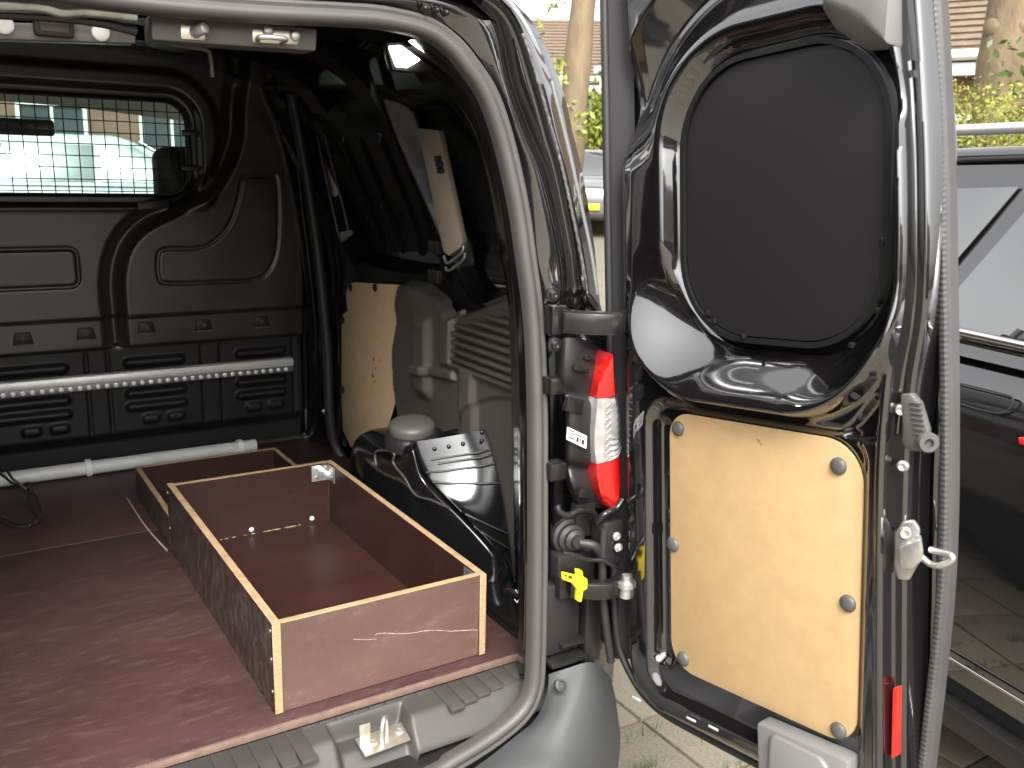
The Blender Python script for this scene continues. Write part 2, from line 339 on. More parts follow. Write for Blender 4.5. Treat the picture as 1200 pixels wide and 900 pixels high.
# sill cover
nx, ny = 330, 44
X = np.linspace(-.42, .935, nx); T = np.linspace(0, 1, ny)
gx, gt = np.meshgrid(X, T, indexing='ij')
yb = 1.238 + .0 * gx
gy = yb + (1.345 - yb) * gt
wl = np.array([(0.484,1.3303,0.583), (0.6224,1.3309,0.583), (0.6069,1.2092,0.583), (0.4772,1.2117,0.583)])[:, :2]
z = .584 - .046 * ss(.50, 0, gt) + .012 * ss(.80, .92, gx) * ss(.6, 0, gt)
sdw = poly(gx, gy, wl)
z = z - .034 * ss(.004, -.010, sdw)
sill = grid('sill_cover', np.stack([gx, gy, z], -1), SILLP, van)
for k in range(42):
    x = -.38 + k * .0305
    if x > .90: break
    y0 = 1.285 if not (.42 < x < .66) else 1.337
    if .66 <= x < .70: y0 = 1.262
    if x > .70: y0 = 1.268 + (x - .70) * .18
    if x < .42: y0 = 1.25
    if y0 > 1.33: y0 = 1.3365
    MB().box((x, y0, .578), (x + .0275, 1.3425, .5865)).build('tread_rib', SILLP, sill, bevel=.0018)
MB().box((-.45, 1.225, .40), (.93, 1.34, .525)).build('sill_beam', BLKP, van)
# floor striker in its well
st = empty('floor_striker', (.55, 1.27, .555), van)
Z0 = .5535
P = [(0.5239,1.3049,0.555), (0.6128,1.3109,0.555), (0.6054,1.2577,0.555), (0.5204,1.2528,0.555)]
MB().prism([np.array(p) for p in P], (0, 0, .004)).build('base_plate', ZINC, st, bevel=.001)
p = np.array((0.5253,1.2896,0.557)); MB().box(p + (-.004, -.012, 0), p + (.016, -.009, .042)).build('upright_tab', ZINC, st, bevel=.003)
a, b = np.array((0.5588,1.2702,0.557)), np.array((0.5751,1.2887,0.557))
MB().tube(curve([a, a + (0, 0, .03), (a + b) / 2 + (0, 0, .041), b + (0, 0, .03), b], 6), .0042, 10).build('striker_loop', STEEL, st, smooth=True)
for q in ((0.5452,1.2781,0.557), (0.5982,1.2867,0.557)): MB().lathe(q, (0, 0, 1), [(.0085, 0), (.0085, .003), (.006, .0045), (.003, .003), (0.0005, .003)], 16).build('screw_head', ZINC, st, smooth=True)

# opening seal: full loop
half = [(0.4104,1.3365,1.7152), (0.5358,1.3373,1.7228), (0.6033,1.3375,1.7251), (0.674,1.3368,1.7175), (0.7175,1.3346,1.6964), (0.7469,1.3319,1.6694), (0.7798,1.3279,1.6286), (0.8034,1.3224,1.5739), (0.8223,1.3157,1.5066), (0.8367,1.3088,1.4376), (0.8462,1.3017,1.3672), (0.8571,1.2931,1.2808), (0.8613,1.2843,1.1931), (0.8611,1.2724,1.0743), (0.8573,1.2603,0.9535), (0.8539,1.2496,0.846), (0.8486,1.2387,0.7371), (0.8445,1.2316,0.6663), (0.837,1.2254,0.604), (0.812,1.2214,0.5645), (0.7556,1.2187,0.537), (0.6744,1.2166,0.516), (0.5831,1.2151,0.501)]
half = [np.array(p) for p in half]
path = [np.array((CX, yr(1.711), 1.711))] + half + [np.array((CX, yr(.47), .475))] + [np.array(mir(p)) for p in half[::-1]]
path = curve(path, 8, True)
prof = [(-.0155, .016), (-.0175, -.002), (-.0145, -.010), (-.008, -.0145), (-.0015, -.0135), (.0025, -.0085), (.005, -.0075), (.0078, -.0105), (.012, -.010), (.0150, -.005), (.0158, .016)]
MB().sweep(path, prof, (0, 1, -.1), closed=True).build('opening_seal', RUB, van, smooth=True, autos=70)

# header: inner roof rail, trim bar and latch plates
hd = empty('header_bar', (.38, 1.37, 1.68), van)
a, b = np.array((0.2781,1.365,1.6994)), np.array((0.5085,1.365,1.6726))
mb = MB(); mb.prism([(0.2759,1.365,1.6992), (0.5093,1.365,1.7035), (0.5072,1.365,1.6713), (0.3573,1.365,1.6675), (0.276,1.365,1.6658)], (0, .05, 0)); mb.build('bar_shell', GTRIM, hd, bevel=.004)
for (q, r_) in (((211, 28), (241, 48)), ((294, 32), (352, 54))):
    pass
lp = MB().prism([(0.3133,1.362,1.6907), (0.3473,1.362,1.6908), (0.3463,1.362,1.6707), (0.3132,1.362,1.6699)], (0, .008, 0)).build('latch_plate', ZINC, hd, bevel=.003)
q = np.array((0.3314,1.36,1.6802)); MB().cyl(q + (0, .003, 0), (.5, -.75, .25), .0085, .022, 14, .0075).build('striker_pin', STEEL, lp, smooth=True, bevel=.0015)
lp = MB().prism([(0.4112,1.362,1.6948), (0.4796,1.362,1.6968), (0.4832,1.362,1.6878), (0.479,1.362,1.6768), (0.4115,1.362,1.6743)], (0, .008, 0)).build('latch_plate', ZINC, hd, bevel=.003)
p1, p2 = np.array((0.419,1.358,1.6769)), np.array((0.4536,1.358,1.6777))
MB().tube(curve([p1 + (0, .006, 0), p1 + (0, -.012, .004), p2 + (0, -.012, .004), p2 + (0, .006, 0)], 6), .0038, 8).build('latch_loop', STEEL, lp, smooth=True)
for q in ((0.434,1.361,1.6923), (0.4739,1.361,1.6892)): MB().lathe(q, (0, -1, 0), [(.008, -.003), (.008, .002), (.005, .0045), (.0005, .0045)], 14).build('bolt_head', STEEL, lp, smooth=True)
# inner roof rail to the left of the bar: grey strip with pale plugs and a clip
rr_ = MB().prism([(-0.0104,1.42,1.6703), (0.268,1.42,1.6897), (0.2653,1.42,1.666), (-0.0125,1.42,1.6502)], (0, .03, 0)).build('roof_rail_strip', pmat('grey_painted_rail', (.10, .095, .09), .35, var=(20, .2)), van, bevel=.003)
for q in ((0.1054,1.418,1.6745), (0.2208,1.418,1.6761)): MB().lathe(q, (0, -1, 0), [(.0115, -.003), (.0115, .002), (.009, .004), (.0005, .004)], 18).build('plug', PVC, rr_, smooth=True)
q = np.array((0.1627,1.412,1.6763)); MB().box(q + (-.024, -.006, -.012), q + (.024, .012, .016)).build('clip', BLKP, rr_, bevel=.004); MB().box(q + (-.018, -.009, -.007), q + (.018, -.004, .011)).build('clip_face', GTRIM, rr_, bevel=.003)
MB().tube(curve([(0.0439,1.39,1.6801), (0.1581,1.39,1.6859), (0.2194,1.39,1.6847), (0.2618,1.39,1.678)], 8), .0065, 8).build('wiring_loom', BLKP, van, smooth=True)
MB().tube(curve([(0.0443,1.37,1.6873), (0.1374,1.37,1.6955), (0.1686,1.372,1.692), (0.1971,1.372,1.696), (0.2594,1.37,1.696)], 8), .009, 8).build('header_beam_edge', pmat('header_painted_reflection', (.42, .46, .42), .25, metal=.7, var=(14, .5)), van, smooth=True)  # greenish reflection of the outside put into this strip's colour
MB().box((-.45, 1.36, 1.738), (.72, 1.47, 1.80)).build('header_beam', INNER, van, bevel=.008)
p = [(0.3143,1.43,1.6702), (0.3643,1.44,1.6685), (0.3737,1.45,1.6607), (0.3786,1.46,1.633)]
MB().tube(curve(p, 6), .0032, 8).build('highlight_streak', GTRIM, van, smooth=True)  # thin tube added in place of a curved highlight on the header

# roof
loft('roof_lining', [[(-.6, y, 1.76), (-.45, y, 1.80), (CX, y, 1.822), (.66, y, 1.80), (.80 + .1 * (y > 1.5), y, 1.745), (.86 + .11 * (y > 1.5), y, 1.64)] for y in (1.36, 1.7, 2.95)], INNER, van, n=4, rn=6)
for y in (1.78, 2.15, 2.5):
    MB().sweep(curve([(-.5, y, 1.78), (CX, y, 1.81), (.70, y, 1.787), (.87, y, 1.735), (.945, y, 1.66)], 8), [(-.012, -.05), (.014, -.04), (.02, -.02), (.02, .02), (.014, .04), (-.012, .05)], (0, 1, 0)).build('roof_bow', INNER, van, smooth=True)
loft('roof_skin', [[(2 * CX - .76 - d, y, 1.75), (-.2, y, 1.83), (CX, y, 1.86), (.55, y, 1.84), (.66 + d * .5, y, 1.80), (.76 + d, y, 1.74)] for y, d in ((1.30, 0), (1.6, .12), (3.0, .17))], PAINT, van, n=4, rn=6)

# ---- bulkhead
X = np.arange(-.52, 1.075, .004); Zg = np.arange(.602, 1.868, .004); gx, gz = np.meshgrid(X, Zg, indexing='ij')
h = np.zeros_like(gx)
h += .020 * ss(.958, .968, gz) - .0 * gz
h += .012 * ss(1.050, 1.062, gz)
WX0, WX1, WZ0, WZ1, WR = -.30, .690, 1.405, 1.700, .075
sdw = rbox(gx, gz, WX0, WX1, WZ0, WZ1, WR)
h += .016 * ss(.085, .055, sdw) * ss(1.36, 1.40, gz + .0 * gx) - .030 * ss(.028, .008, sdw)
ch = [(0.8661,1.8999), (0.8219,1.7228), (0.8051,1.5828), (0.742,1.4607), (0.6342,1.3931), (0.5329,1.3425), (0.4687,1.2753), (0.438,1.1749), (0.4368,1.0542), (0.4392,0.9494)]
dch = pline(gx, gz, [tuple(p) for p in curve([(a, b) for a, b in ch], 6)])
h -= .040 * (.5 + .5 * np.cos(np.pi * np.clip(dch / .042, 0, 1))) * ss(.955, .975, gz) * ss(1.80, 1.74, gz)
E1 = rbox(gx, gz, -.35, .347, 1.155, 1.265, .022)
h -= .005 * ss(.0075, .002, np.abs(E1)) * 1.0 - .0025 * ss(.0, -.01, E1)
L2 = curve([(0.5702,1.2347), (0.5939,1.2574), (0.6903,1.2579), (0.749,1.2858), (0.7939,1.3409), (0.8213,1.4148), (0.8313,1.4621), (0.8507,1.4755), (0.9186,1.4767), (0.943,1.4638), (0.944,1.3345), (0.932,1.2362), (0.9017,1.1763), (0.8507,1.1534), (0.7107,1.151), (0.5952,1.1531), (0.5687,1.1699)], 4, True)
E2 = poly(gx, gz, L2)
h -= .005 * ss(.0075, .002, np.abs(E2))
# lower louvres
low = ss(.956, .940, gz)
for x0, x1 in ((-.32, .30), (.455, .635), (.795, .96)):
    for zc in (.912, .815, .772):
        r = rbox(gx, gz, x0, x1, zc - .013, zc + .013, .012); h += .015 * ss(.006, -.010, r) * low
    for k in range(2):
        xa = x1 - .135 + k * .075
        r = rbox(gx, gz, xa, xa + .05, .715, .742, .010); h += .010 * ss(.006, -.008, r)
for xg in (.352, .412, .690, .750, .99): h -= .006 * ss(.008, .002, np.abs(gx - xg)) * low * ss(.68, .71, gz)
h -= .02 * ss(.70, .66, gz)
h -= .03 * ss(1.015, 1.035, gx)
mask = (sdw[:-1, :-1] > -.004)
bh = grid('bulkhead', np.stack([gx, 2.952 - h, gz], -1), SATIN, van, mask=mask, autos=80)
bh.data.materials.append(SATINLOW)
me = bh.data; cz = np.array([p.center.z for p in me.polygons]) + WL[bh.name][2]
me.polygons.foreach_set('material_index', (cz < .958).astype(np.int32))
# gasket, glass and mesh grille in the bulkhead window
rg = ring(WX0, WX1, WZ0, WZ1, WR, 10)
MB().sweep([(x, 2.962, z) for x, z in rg], [(-.012, -.012), (-.008, -.022), (.004, -.026), (.012, -.018), (.012, .006), (-.012, .006)], (0, 1, 0), closed=True).build('window_gasket', GASKET, bh, smooth=True)
MB().sweep([(x, 2.948, z) for x, z in ring(WX0 + .012, WX1 - .012, WZ0 + .012, WZ1 - .012, WR - .01, 10)], [(-.004, -.004), (.004, -.004), (.004, .004), (-.004, .004)], (0, 1, 0), closed=True).build('grille_frame', RUBD, bh, smooth=True)
mb = MB(); mb.add([(x, 2.966, z) for x, z in rg], [list(range(len(rg)))]); mb.build('window_pane', GLASS, bh)
def span(lo, hi, r, q0, q1, c):
    d = max(0, c - (hi - r), (lo + r) - c); k = r - math.sqrt(max(0, r * r - d * d)); return q0 + k, q1 - k
x = WX1 - .030
while x > WX0 + .02:
    a, b = span(WX0, WX1, WR, WZ0, WZ1, x)
    MB().tube([(x + random.uniform(-.001, .001), 2.942, a + .008), (x + random.uniform(-.001, .001), 2.942, b - .008)], .0017, 6).build('mesh_wire', RUBD, bh, smooth=True); x -= .0352
z = WZ0 + .022
while z < WZ1 - .01:
    a, b = span(WZ0, WZ1, WR, WX0, WX1, z)
    MB().tube([(a + .008, 2.9385, z), (b - .008, 2.9385, z)], .0017, 6).build('mesh_wire', RUBD, bh, smooth=True); z += .0330
for q in ((0.7062,2.93,1.6012), (0.7007,2.93,1.4984)):
    q = np.array(q); cl = MB().box(q + (-.045, -.004, -.008), q + (.022, .004, .008)).build('grille_clip', BLKP, bh, bevel=.003)
    MB().lathe(q + (.010, -.004, 0), (0, -1, 0), [(.004, 0), (.003, .003), (.0004, .003)], 10).build('clip_screw', GALV, bh, smooth=True)
q = np.array((0.5654,2.915,1.3892)); MB().obox(q, (.046, 0, .004), (0, .006, 0), (0, 0, .012)).build('sill_pad', BLKP, bh, bevel=.003)
# fastening sockets along the band
for px in ((0.0312,2.925,1.0066), (0.1891,2.925,1.0116), (0.355,2.925,1.0145), (0.5249,2.925,1.0208), (0.6951,2.925,1.0173), (0.8794,2.925,1.0163)):
    q = np.array(px); mb = MB(); mb.prism([q + (-.027, 0, -.016), q + (.027, 0, -.016), q + (.020, 0, .017), q + (-.020, 0, .017)], (0, .008, 0))
    f = mb.build('fastening_socket', SATINLOW, bh, bevel=.003)
    MB().box(q + (-.027, -.007, -.020), q + (.027, .004, -.015)).build('socket_lip', GTRIM, bh, bevel=.0015)
    MB().lathe(q + (0, -.001, 0), (0, -1, 0), [(.006, -.002), (.006, .003), (.003, .004), (.0004, .002)], 12).build('socket_screw', CAPG, bh, smooth=True)
# aluminium lashing rail with its row of holes
ra, rb = np.array((-0.1608,2.915,0.8955)), np.array((0.9741,2.915,0.8738)); zc = .868
rail = MB().sweep([(ra[0], 2.922, zc), (rb[0], 2.922, zc)], [(-.024, .010), (-.024, -.004), (-.003, -.006), (-.002, -.014), (.010, -.016), (.022, -.012), (.024, .010)], (0, 1, 0)).build('lashing_rail', ALU, bh, bevel=.001)
mb = MB(); x = ra[0] + .01
while x < rb[0] - .01:
    mb.lathe((x, 2.9115, zc - .0135), (0, -1, 0), [(.0068, -.003), (.0068, .0022), (.005, .0030), (.0015, .0032), (.0004, .0010)], 10); x += .0250
MB().box((ra[0], 2.9125, zc - .0225), (rb[0], 2.920, zc - .0045)).build('rail_web', pmat('rail_web_grey', (.22, .215, .205), .4, metal=.5), bh, bevel=.001)
o = mb.build('rail_hole', pmat('rail_hole_bright', (.9, .89, .87), .35, metal=.3), bh, smooth=True); o['kind'] = 'stuff'

# conduit pipe on the floor
cp = empty('conduit_pipe', (.4, 2.86, .62), van)
pa, pb = (-0.1889,2.86,0.6209), (0.8239,2.86,0.6077)
MB().tube([(pa[0], 2.862, .622), (pb[0], 2.862, .622)], .0205, 20).build('pipe', PVC, cp, smooth=True, bevel=0)
for q in ((0.0106,2.86,0.6417), (0.3234,2.86,0.6129), (0.7719,2.86,0.6237)):
    x = q[0]; k = MB(); A = np.radians(np.linspace(-60, 240, 14))
    k.sweep([(x, 2.862 + .0235 * math.cos(t), .622 + .0235 * math.sin(t)) for t in A], [(-.003, -.008), (.003, -.008), (.003, .008), (-.003, .008)], (1, 0, 0)); k.build('pipe_clip', PVCW, cp, smooth=True, bevel=.0012)

# side door post and its rubber
MB().tube(curve([(0.9052,2.72,1.8323), (0.9381,2.72,1.6687), (0.9669,2.72,1.4982), (0.9936,2.72,1.295), (1.0109,2.72,1.1103), (1.0231,2.72,0.9193), (1.0249,2.72,0.7514), (1.0397,2.72,0.6351), (1.0694,2.68,0.5694), (1.1003,2.6,0.5447)], 8), .016, 10).build('side_opening_seal', RUBD, van, smooth=True)
loft('side_post', [[(x0, 2.96, z), (x0 - .02, 2.90, z), (x0 + .03, 2.80, z), (x0 + .02, 2.74, z), (x0 + .08, 2.70, z)] for x0, z in ((1.04, .6), (1.05, .8), (1.045, 1.1), (1.02, 1.35), (.97, 1.6), (.90, 1.78))], PAINT2, van, n=5, rn=6)
MB().tube(curve([(0.9613,2.85,1.6756), (0.9863,2.85,1.5234), (1.003,2.85,1.3395), (1.0294,2.85,1.0652), (1.0359,2.85,0.8659)], 8), .009, 8).build('side_post_bead', INNER, van, smooth=True)
for q in ((0.9769,2.8,1.6068), (0.9804,2.8,1.5437), (1.0078,2.8,1.3527), (1.0391,2.8,1.0381), (1.0372,2.8,0.7257)): MB().lathe(q, (-.5, -.8, 0), [(.008, -.01), (.008, .006), (.004, .009), (.0004, .009)], 10).build('post_bolt', GALV, van, smooth=True)

# ---- side wall, upper: pressed steel with two window recesses
Yg = np.arange(1.56, 2.86, .0036); Zg = np.arange(.60, 1.79, .0036); gy, gz = np.meshgrid(Yg, Zg, indexing='ij')
xw = 1.075 - .22 * ss(1.15, 1.95, gz)
d = np.zeros_like(gy)
w1 = [(2.8441,1.6825), (2.6931,1.7142), (2.1951,1.686), (2.1113,1.6455), (2.0384,1.4443), (2.0258,1.3012), (2.0682,1.2594), (2.3312,1.2427), (2.5469,1.2445), (2.6473,1.2741)]
w2 = [(2.0411,1.6375), (1.9867,1.6617), (1.7826,1.6441), (1.7008,1.5757), (1.6513,1.4561), (1.6218,1.3184), (1.6325,1.2424), (1.7901,1.2109), (1.8929,1.2236), (1.9817,1.3661)]
s1 = poly(gy, gz, curve(w1, 4, True)); s2 = poly(gy, gz, curve(w2, 4, True))
d += .055 * ss(.016, -.028, s1) + .06 * ss(.016, -.028, s2)
inside = ss(0, -.04, s1)
for yc, wd in ((2.50, .030), (2.37, .018), (2.24, .030), (2.14, .018)): d -= inside * .010 * ss(wd, wd * .35, np.abs(gy - yc - (gz - 1.4) * .12)) * ss(1.27, 1.30, gz) * ss(1.60, 1.57, gz)
d -= .010 * ss(.06, .02, np.abs(gy - 2.02)) * ss(1.2, 1.26, gz) * ss(-.004, .030, np.minimum(s1, s2))
sw = grid('side_wall', np.stack([xw + d, gy, gz], -1), INNER, van, autos=80)
# stiffener plate in the rear recess, reflected daylight put into its tan colour
A = [(0.93,1.8981,1.5998), (0.985,1.9019,1.5987), (0.995,1.7958,1.3402), (0.99,1.806,1.3244), (0.96,1.7901,1.3171)]
STIFF = pmat('stiffener_painted_reflection', (.36, .29, .215), .35, var=(5, .1))
st_ = MB().prism([np.array((0.955,1.9404,1.5985)), np.array((0.955,1.8359,1.5901)), np.array((0.955,1.7276,1.3607)), np.array((0.955,1.7348,1.3439)), np.array((0.955,1.7888,1.323)), np.array((0.955,1.813,1.3303))], (.02, .01, 0)).build('stiffener_plate', STIFF, sw, bevel=.003)
MB().tube(curve([(0.952,1.8031,1.3219), (0.952,1.783,1.3087), (0.952,1.7217,1.336), (0.952,1.7145,1.351)], 5), .0035, 8).build('stiffener_lip', GALV, sw, smooth=True)
MB().tube(curve([(0.952,1.7948,1.2982), (0.952,1.7788,1.2923), (0.952,1.7176,1.3201), (0.952,1.7068,1.3372)], 5), .003, 8).build('recess_lip', GALV, sw, smooth=True)
for q in ((0.95,1.8298,1.5305), (0.95,1.8216,1.5179), (0.95,1.8175,1.5052)): MB().box(np.array(q) + (-.004, -.012, -.006), np.array(q) + (.004, .012, .006)).build('clip_hook', BLKP, sw, bevel=.002)
MB().tube(curve([(1,2.7143,1.618), (1,2.6513,1.4994), (1,2.5829,1.3785), (1,2.5333,1.3078), (1,2.4742,1.3263), (1,2.5211,1.4173), (1,2.5947,1.524), (1,2.6508,1.6138)], 6), .003, 6).build('recess_rib_edge', pmat('bare_rib_edge', (.2, .19, .17), .3, metal=.4), sw, smooth=True)
MB().prism([np.array((0.998,2.5338,1.3273)), np.array((0.998,2.4499,1.3374)), np.array((0.998,2.444,1.3283)), np.array((0.998,2.5287,1.2984))], (.006, 0, 0)).build('rib_foot', GALV, sw, bevel=.001)
for q in ((0.985,1.9168,1.3311), (0.985,1.9163,1.2637)):
    q = np.array(q); MB().box(q + (-.004, -.025, -.014), q + (.01, .025, .016)).build('pillar_clip', BLKP, sw, bevel=.003)
for q in ((0.95,2.1595,1.6988), (0.95,2.0996,1.6912), (0.95,1.9046,1.6611), (0.95,2.0613,1.6754)): MB().lathe(q, (-1, 0, 0), [(.008, -.01), (.008, .005), (.004, .008), (.0004, .008)], 10).build('wall_stud', BLKG, sw, smooth=True)

# plywood side panel with plastic plugs
pp_ = [(2.6318,1.1322), (2.6097,1.166), (2.5626,1.1763), (2.2361,1.2051), (2.2478,1.1203), (2.2707,1.0412), (2.2712,1.0028), (2.2843,0.8735), (2.344,0.7715), (2.4455,0.6392), (2.524,0.6305), (2.619,0.6545), (2.6746,0.6881), (2.6842,0.7846), (2.6708,1.0476), (2.6557,1.0684), (2.6203,1.0838)]
sp = MB().prism([(1.052, y, z) for y, z in pp_], (.006, 0, 0)).build('plywood_side_panel', MDF2, van, bevel=.0015)
for q in ((1.052,2.5899,1.1579), (1.052,2.4058,1.1789), (1.052,2.6567,1.0496), (1.052,2.6678,0.8244), (1.052,2.6619,0.6516), (1.052,2.5039,0.6362)):
    MB().lathe(q, (-1, 0, 0), [(.012, -.002), (.012, .003), (.008, .006), (.0005, .006)], 14).build('plug', BLKP, sp, smooth=True)
mb = MB()
for q, r in (((1.0516,2.4227,0.9681), .006), ((1.0516,2.4112,0.9424), .004), ((1.0516,2.4303,0.9183), .007), ((1.0516,2.3743,0.9744), .003), ((1.0516,2.4184,0.9028), .004)): mb.cyl(q, (-1, 0, 0), r, .0006, 9)
mb.build('knock_mark', pmat('dark_knock', (.16, .09, .04), .7), sp)

# ---- grey plastic trim, lower right
Yg = np.arange(1.575, 2.31, .004); Zg = np.arange(.60, 1.262, .004); gy, gz = np.meshgrid(Yg, Zg, indexing='ij')
top = np.interp(gy, [1.575, 1.66, 1.94, 2.0, 2.10, 2.22, 2.35], [1.262, 1.252, 1.160, 1.195, 1.222, 1.215, 1.20])
ymax = np.interp(gz, [.6, .75, .93, 1.02, 1.2], [2.20, 2.21, 2.265, 2.27, 2.20])
x = np.full_like(gy, 1.040)
x -= .014 * ss(1.99, 1.96, gy) * ss(1.03, 1.05, gz)
x -= .022 * ss(.05, .025, np.abs(gy - 2.07)) * ss(1.16, 1.12, gz) * ss(.92, .96, gz)
x -= .016 * ss(1.98, 2.14, gy) * ss(1.10, 1.165, gz) * ss(1.24, 1.19, gz)
pr = rbox(gy, gz, 1.62, 1.922, 1.050, 1.30, .01)
x += .020 * ss(.004, -.008, pr)
x -= .018 * ss(.036, .022, np.abs(gy - 1.835)) * ss(1.05, 1.03, gz)
arc = gz - (.62 + np.sqrt(np.maximum(0, .40 ** 2 - (gy - 1.62) ** 2)))
x += .008 * ss(.006, -.006, arc) * ss(1.62, 1.64, gy)
st2 = poly(gy, gz, [(2.1342,1.0124), (1.909,1.033), (1.8999,1.0115), (2.1191,0.9901)])
x -= .014 * ss(.004, -.003, st2)
x += .035 * ss(top - .012, top + .006, gz)
mask = ((gz <= top + .01) & (gy < ymax))[:-1, :-1]
gt_ = grid('side_trim', np.stack([x, gy, gz], -1), GTRIM, van, mask=mask, autos=75)
for k in range(9):
    z0 = 1.060 + k * .0205; y0, y1 = 1.626, 1.914
    lim = np.interp([y0, y1], [1.575, 1.66, 1.94], [1.262, 1.252, 1.160]) - .020
    if z0 + .012 > lim[1]: y1 = y0 + (y1 - y0) * max(.0, (lim[0] - z0 - .012) / max(1e-6, lim[0] - lim[1]))
    if y1 - y0 < .03: continue
    MB().box((1.028, y0, z0), (1.052, y1, z0 + .0095)).build('vent_slat', GTRIM, gt_, bevel=.003)

# ---- wheel arch
wa = empty('wheel_arch', (.94, 1.85, .60), van)
fl = [(0.885,1.8212,0.9008), (0.895,1.7889,0.837), (0.91,1.7501,0.8055), (0.94,1.6879,0.7635), (0.975,1.6217,0.7075), (0.995,1.6025,0.6722), (1.015,1.5959,0.5989)]
fr = [(1.036,1.7515,0.927), (1.036,1.7146,0.8612), (1.036,1.6744,0.7916), (1.036,1.6453,0.7091), (1.036,1.6283,0.6535), (1.036,1.6194,0.6155), (1.036,1.6137,0.5657)]
rows = []
for a, b in zip(fl, fr):
    a, b = np.array(a), np.array(b); nn_ = np.array((-(b - a)[1], (b - a)[0], 0)); nn_ = nn_ / np.linalg.norm(nn_); nn_ = nn_ if nn_[1] < 0 else -nn_
    rows.append([a - nn_ * .012 + (-.004, 0, 0), a, a + (b - a) * .05 + nn_ * .006, a * .66 + b * .34 + nn_ * .010, a * .33 + b * .67 + nn_ * .008, b])
loft('arch_flange', rows, ARCHP, wa, n=6, rn=5)
sec = []
for p in fl[::-1]:
    x_, y_, z_ = p; sec.append([(x_ - .016, y_ + .004, .598), (x_ - .012, y_ + .004, .598 + (z_ - .598) * .5), (x_ - .006, y_ + .005, z_ - .03 * min(1, (z_ - .6) / .2)), (x_ + .004, y_ + .012, z_ - .012), (x_ + .04, y_ + .05, z_ - .012), (1.06, y_ + .09, z_ - .012)])
for y, zt, xi in ((1.90, .868, .878), (2.0, .868, .872), (2.10, .858, .875), (2.20, .80, .89), (2.30, .70, .93), (2.36, .62, .98)):
    sec.append([(xi - .014, y, .598), (xi - .012, y, .598 + (zt - .598) * .5), (xi - .004, y, zt - .03), (xi + .014, y, zt - .006), (xi + .06, y, zt), (1.06, y, zt)])
loft('arch_shell', sec, ARCHP, wa, n=4, rn=4)
def onfl(i, t, off=-.012):
    k = int(i); f_ = i - k; a = np.array(fl[k]) * (1 - f_) + np.array(fl[min(k + 1, 6)]) * f_; b = np.array(fr[k]) * (1 - f_) + np.array(fr[min(k + 1, 6)]) * f_
    return a * (1 - t) + b * t + np.array((0, off * (1 if .1 < t < .9 else .4), 0))
for i, a, b in ((.62, .12, .98), (.78, .2, .98), (1.05, .02, 1.0), (1.62, 0, 1.0), (3.0, .05, 1.0), (3.6, .02, 1.0)):
    MB().tube(curve([onfl(i, t) + np.array((0, -.001, 0)) for t in np.linspace(a, b, 6)], 4), .0024, 6).build('pressed_line', RUBD, wa, smooth=True)
for i, t in ((.3, .22), (.3, .42), (.28, .62), (.28, .88), (.05, .93)):
    MB().lathe(onfl(i, t), (-.35, -.9, .2), [(.005, -.006), (.005, .003), (.003, .005), (.0004, .005)], 10).build('bolt', DSTEEL, wa, smooth=True)
q = np.array((0.925,1.908,0.9107)); MB().lathe(q + (0, 0, -.014), (-.10, -.12, 1), [(.054, 0), (.0555, .016), (.052, .023), (.040, .029), (.02, .031), (.0005, .0315)], 32).build('round_cover', CAPG, wa, smooth=True)
MB().lathe(q + (0, 0, -.045), (-.10, -.12, 1), [(.066, 0), (.064, .026), (.056, .034), (.0005, .034)], 28).build('cover_base', BLKP, wa, smooth=True)
MB().tube(curve([(0.86,1.9732,0.8038), (0.86,1.9775,0.8351), (0.862,1.9216,0.8544), (0.866,1.8823,0.8561), (0.866,1.8874,0.8316), (0.872,1.8398,0.8091), (0.88,1.798,0.7791), (0.885,1.7306,0.7876), (0.9,1.6739,0.7854)], 6), .003, 6).build('sealant_line', pmat('dark_sealant', (.05, .046, .042), .4), wa, smooth=True)

# ---- rear post inside the seal
inn = [(0.6886,1.3657,1.7071), (0.7479,1.3615,1.6654), (0.781,1.3571,1.621), (0.808,1.3511,1.5613), (0.8254,1.3442,1.4925), (0.8393,1.3358,1.4078), (0.8483,1.3271,1.3212), (0.8553,1.3168,1.218), (0.8555,1.3018,1.0677), (0.8493,1.2833,0.8832), (0.8422,1.2676,0.7258), (0.8347,1.2564,0.6142)]
out = [(0.7296,1.6,1.7122), (0.8157,1.6,1.6744), (0.8666,1.6,1.6348), (0.9124,1.6,1.5708), (0.9451,1.6,1.4739), (0.9715,1.6,1.3558), (0.9922,1.6,1.2592), (1.004,1.6,1.1236), (1.0121,1.6,0.9737), (1.0217,1.6,0.7781), (1.0318,1.6,0.5725), (1.0148,1.56,0.4382)]
rows = []
for a, b in zip(inn, out):
    a, b = np.array(a), np.array(b); rows.append([a + (.03, -.02, 0), a, a * .75 + b * .25 + (-.012, .0, 0), a * .45 + b * .55 + (.012, 0, 0), b, b + (.06, .02, 0)])
loft('rear_post_inner', rows, PAINT2, van, n=4, rn=5)
for q in ((0.903,1.45,1.3499), (0.9089,1.45,1.3403), (0.9275,1.42,0.8252), (0.9308,1.42,0.7814)):
    MB().lathe(q, (-.4, -.9, 0), [(.011, -.01), (.011, .004), (.008, .008), (.004, .009), (.0004, .006)], 14).build('post_plug', BLKG, van, smooth=True)
MB().tube(curve([(0.8995,1.44,1.3195), (0.9075,1.44,1.3001), (0.9144,1.43,1.2946), (0.9151,1.42,1.3084)], 6), .003, 6).build('post_bead', BLKG, van, smooth=True)
for q in ((0.9144,1.4,0.7003), (0.913,1.4,0.6805)):
    q = np.array(q); MB().tube([q + (-.012 + .006 * k, .0, .004 * (-1) ** k) for k in range(5)], .0014, 5).build('chalk_mark', LABELW, van)
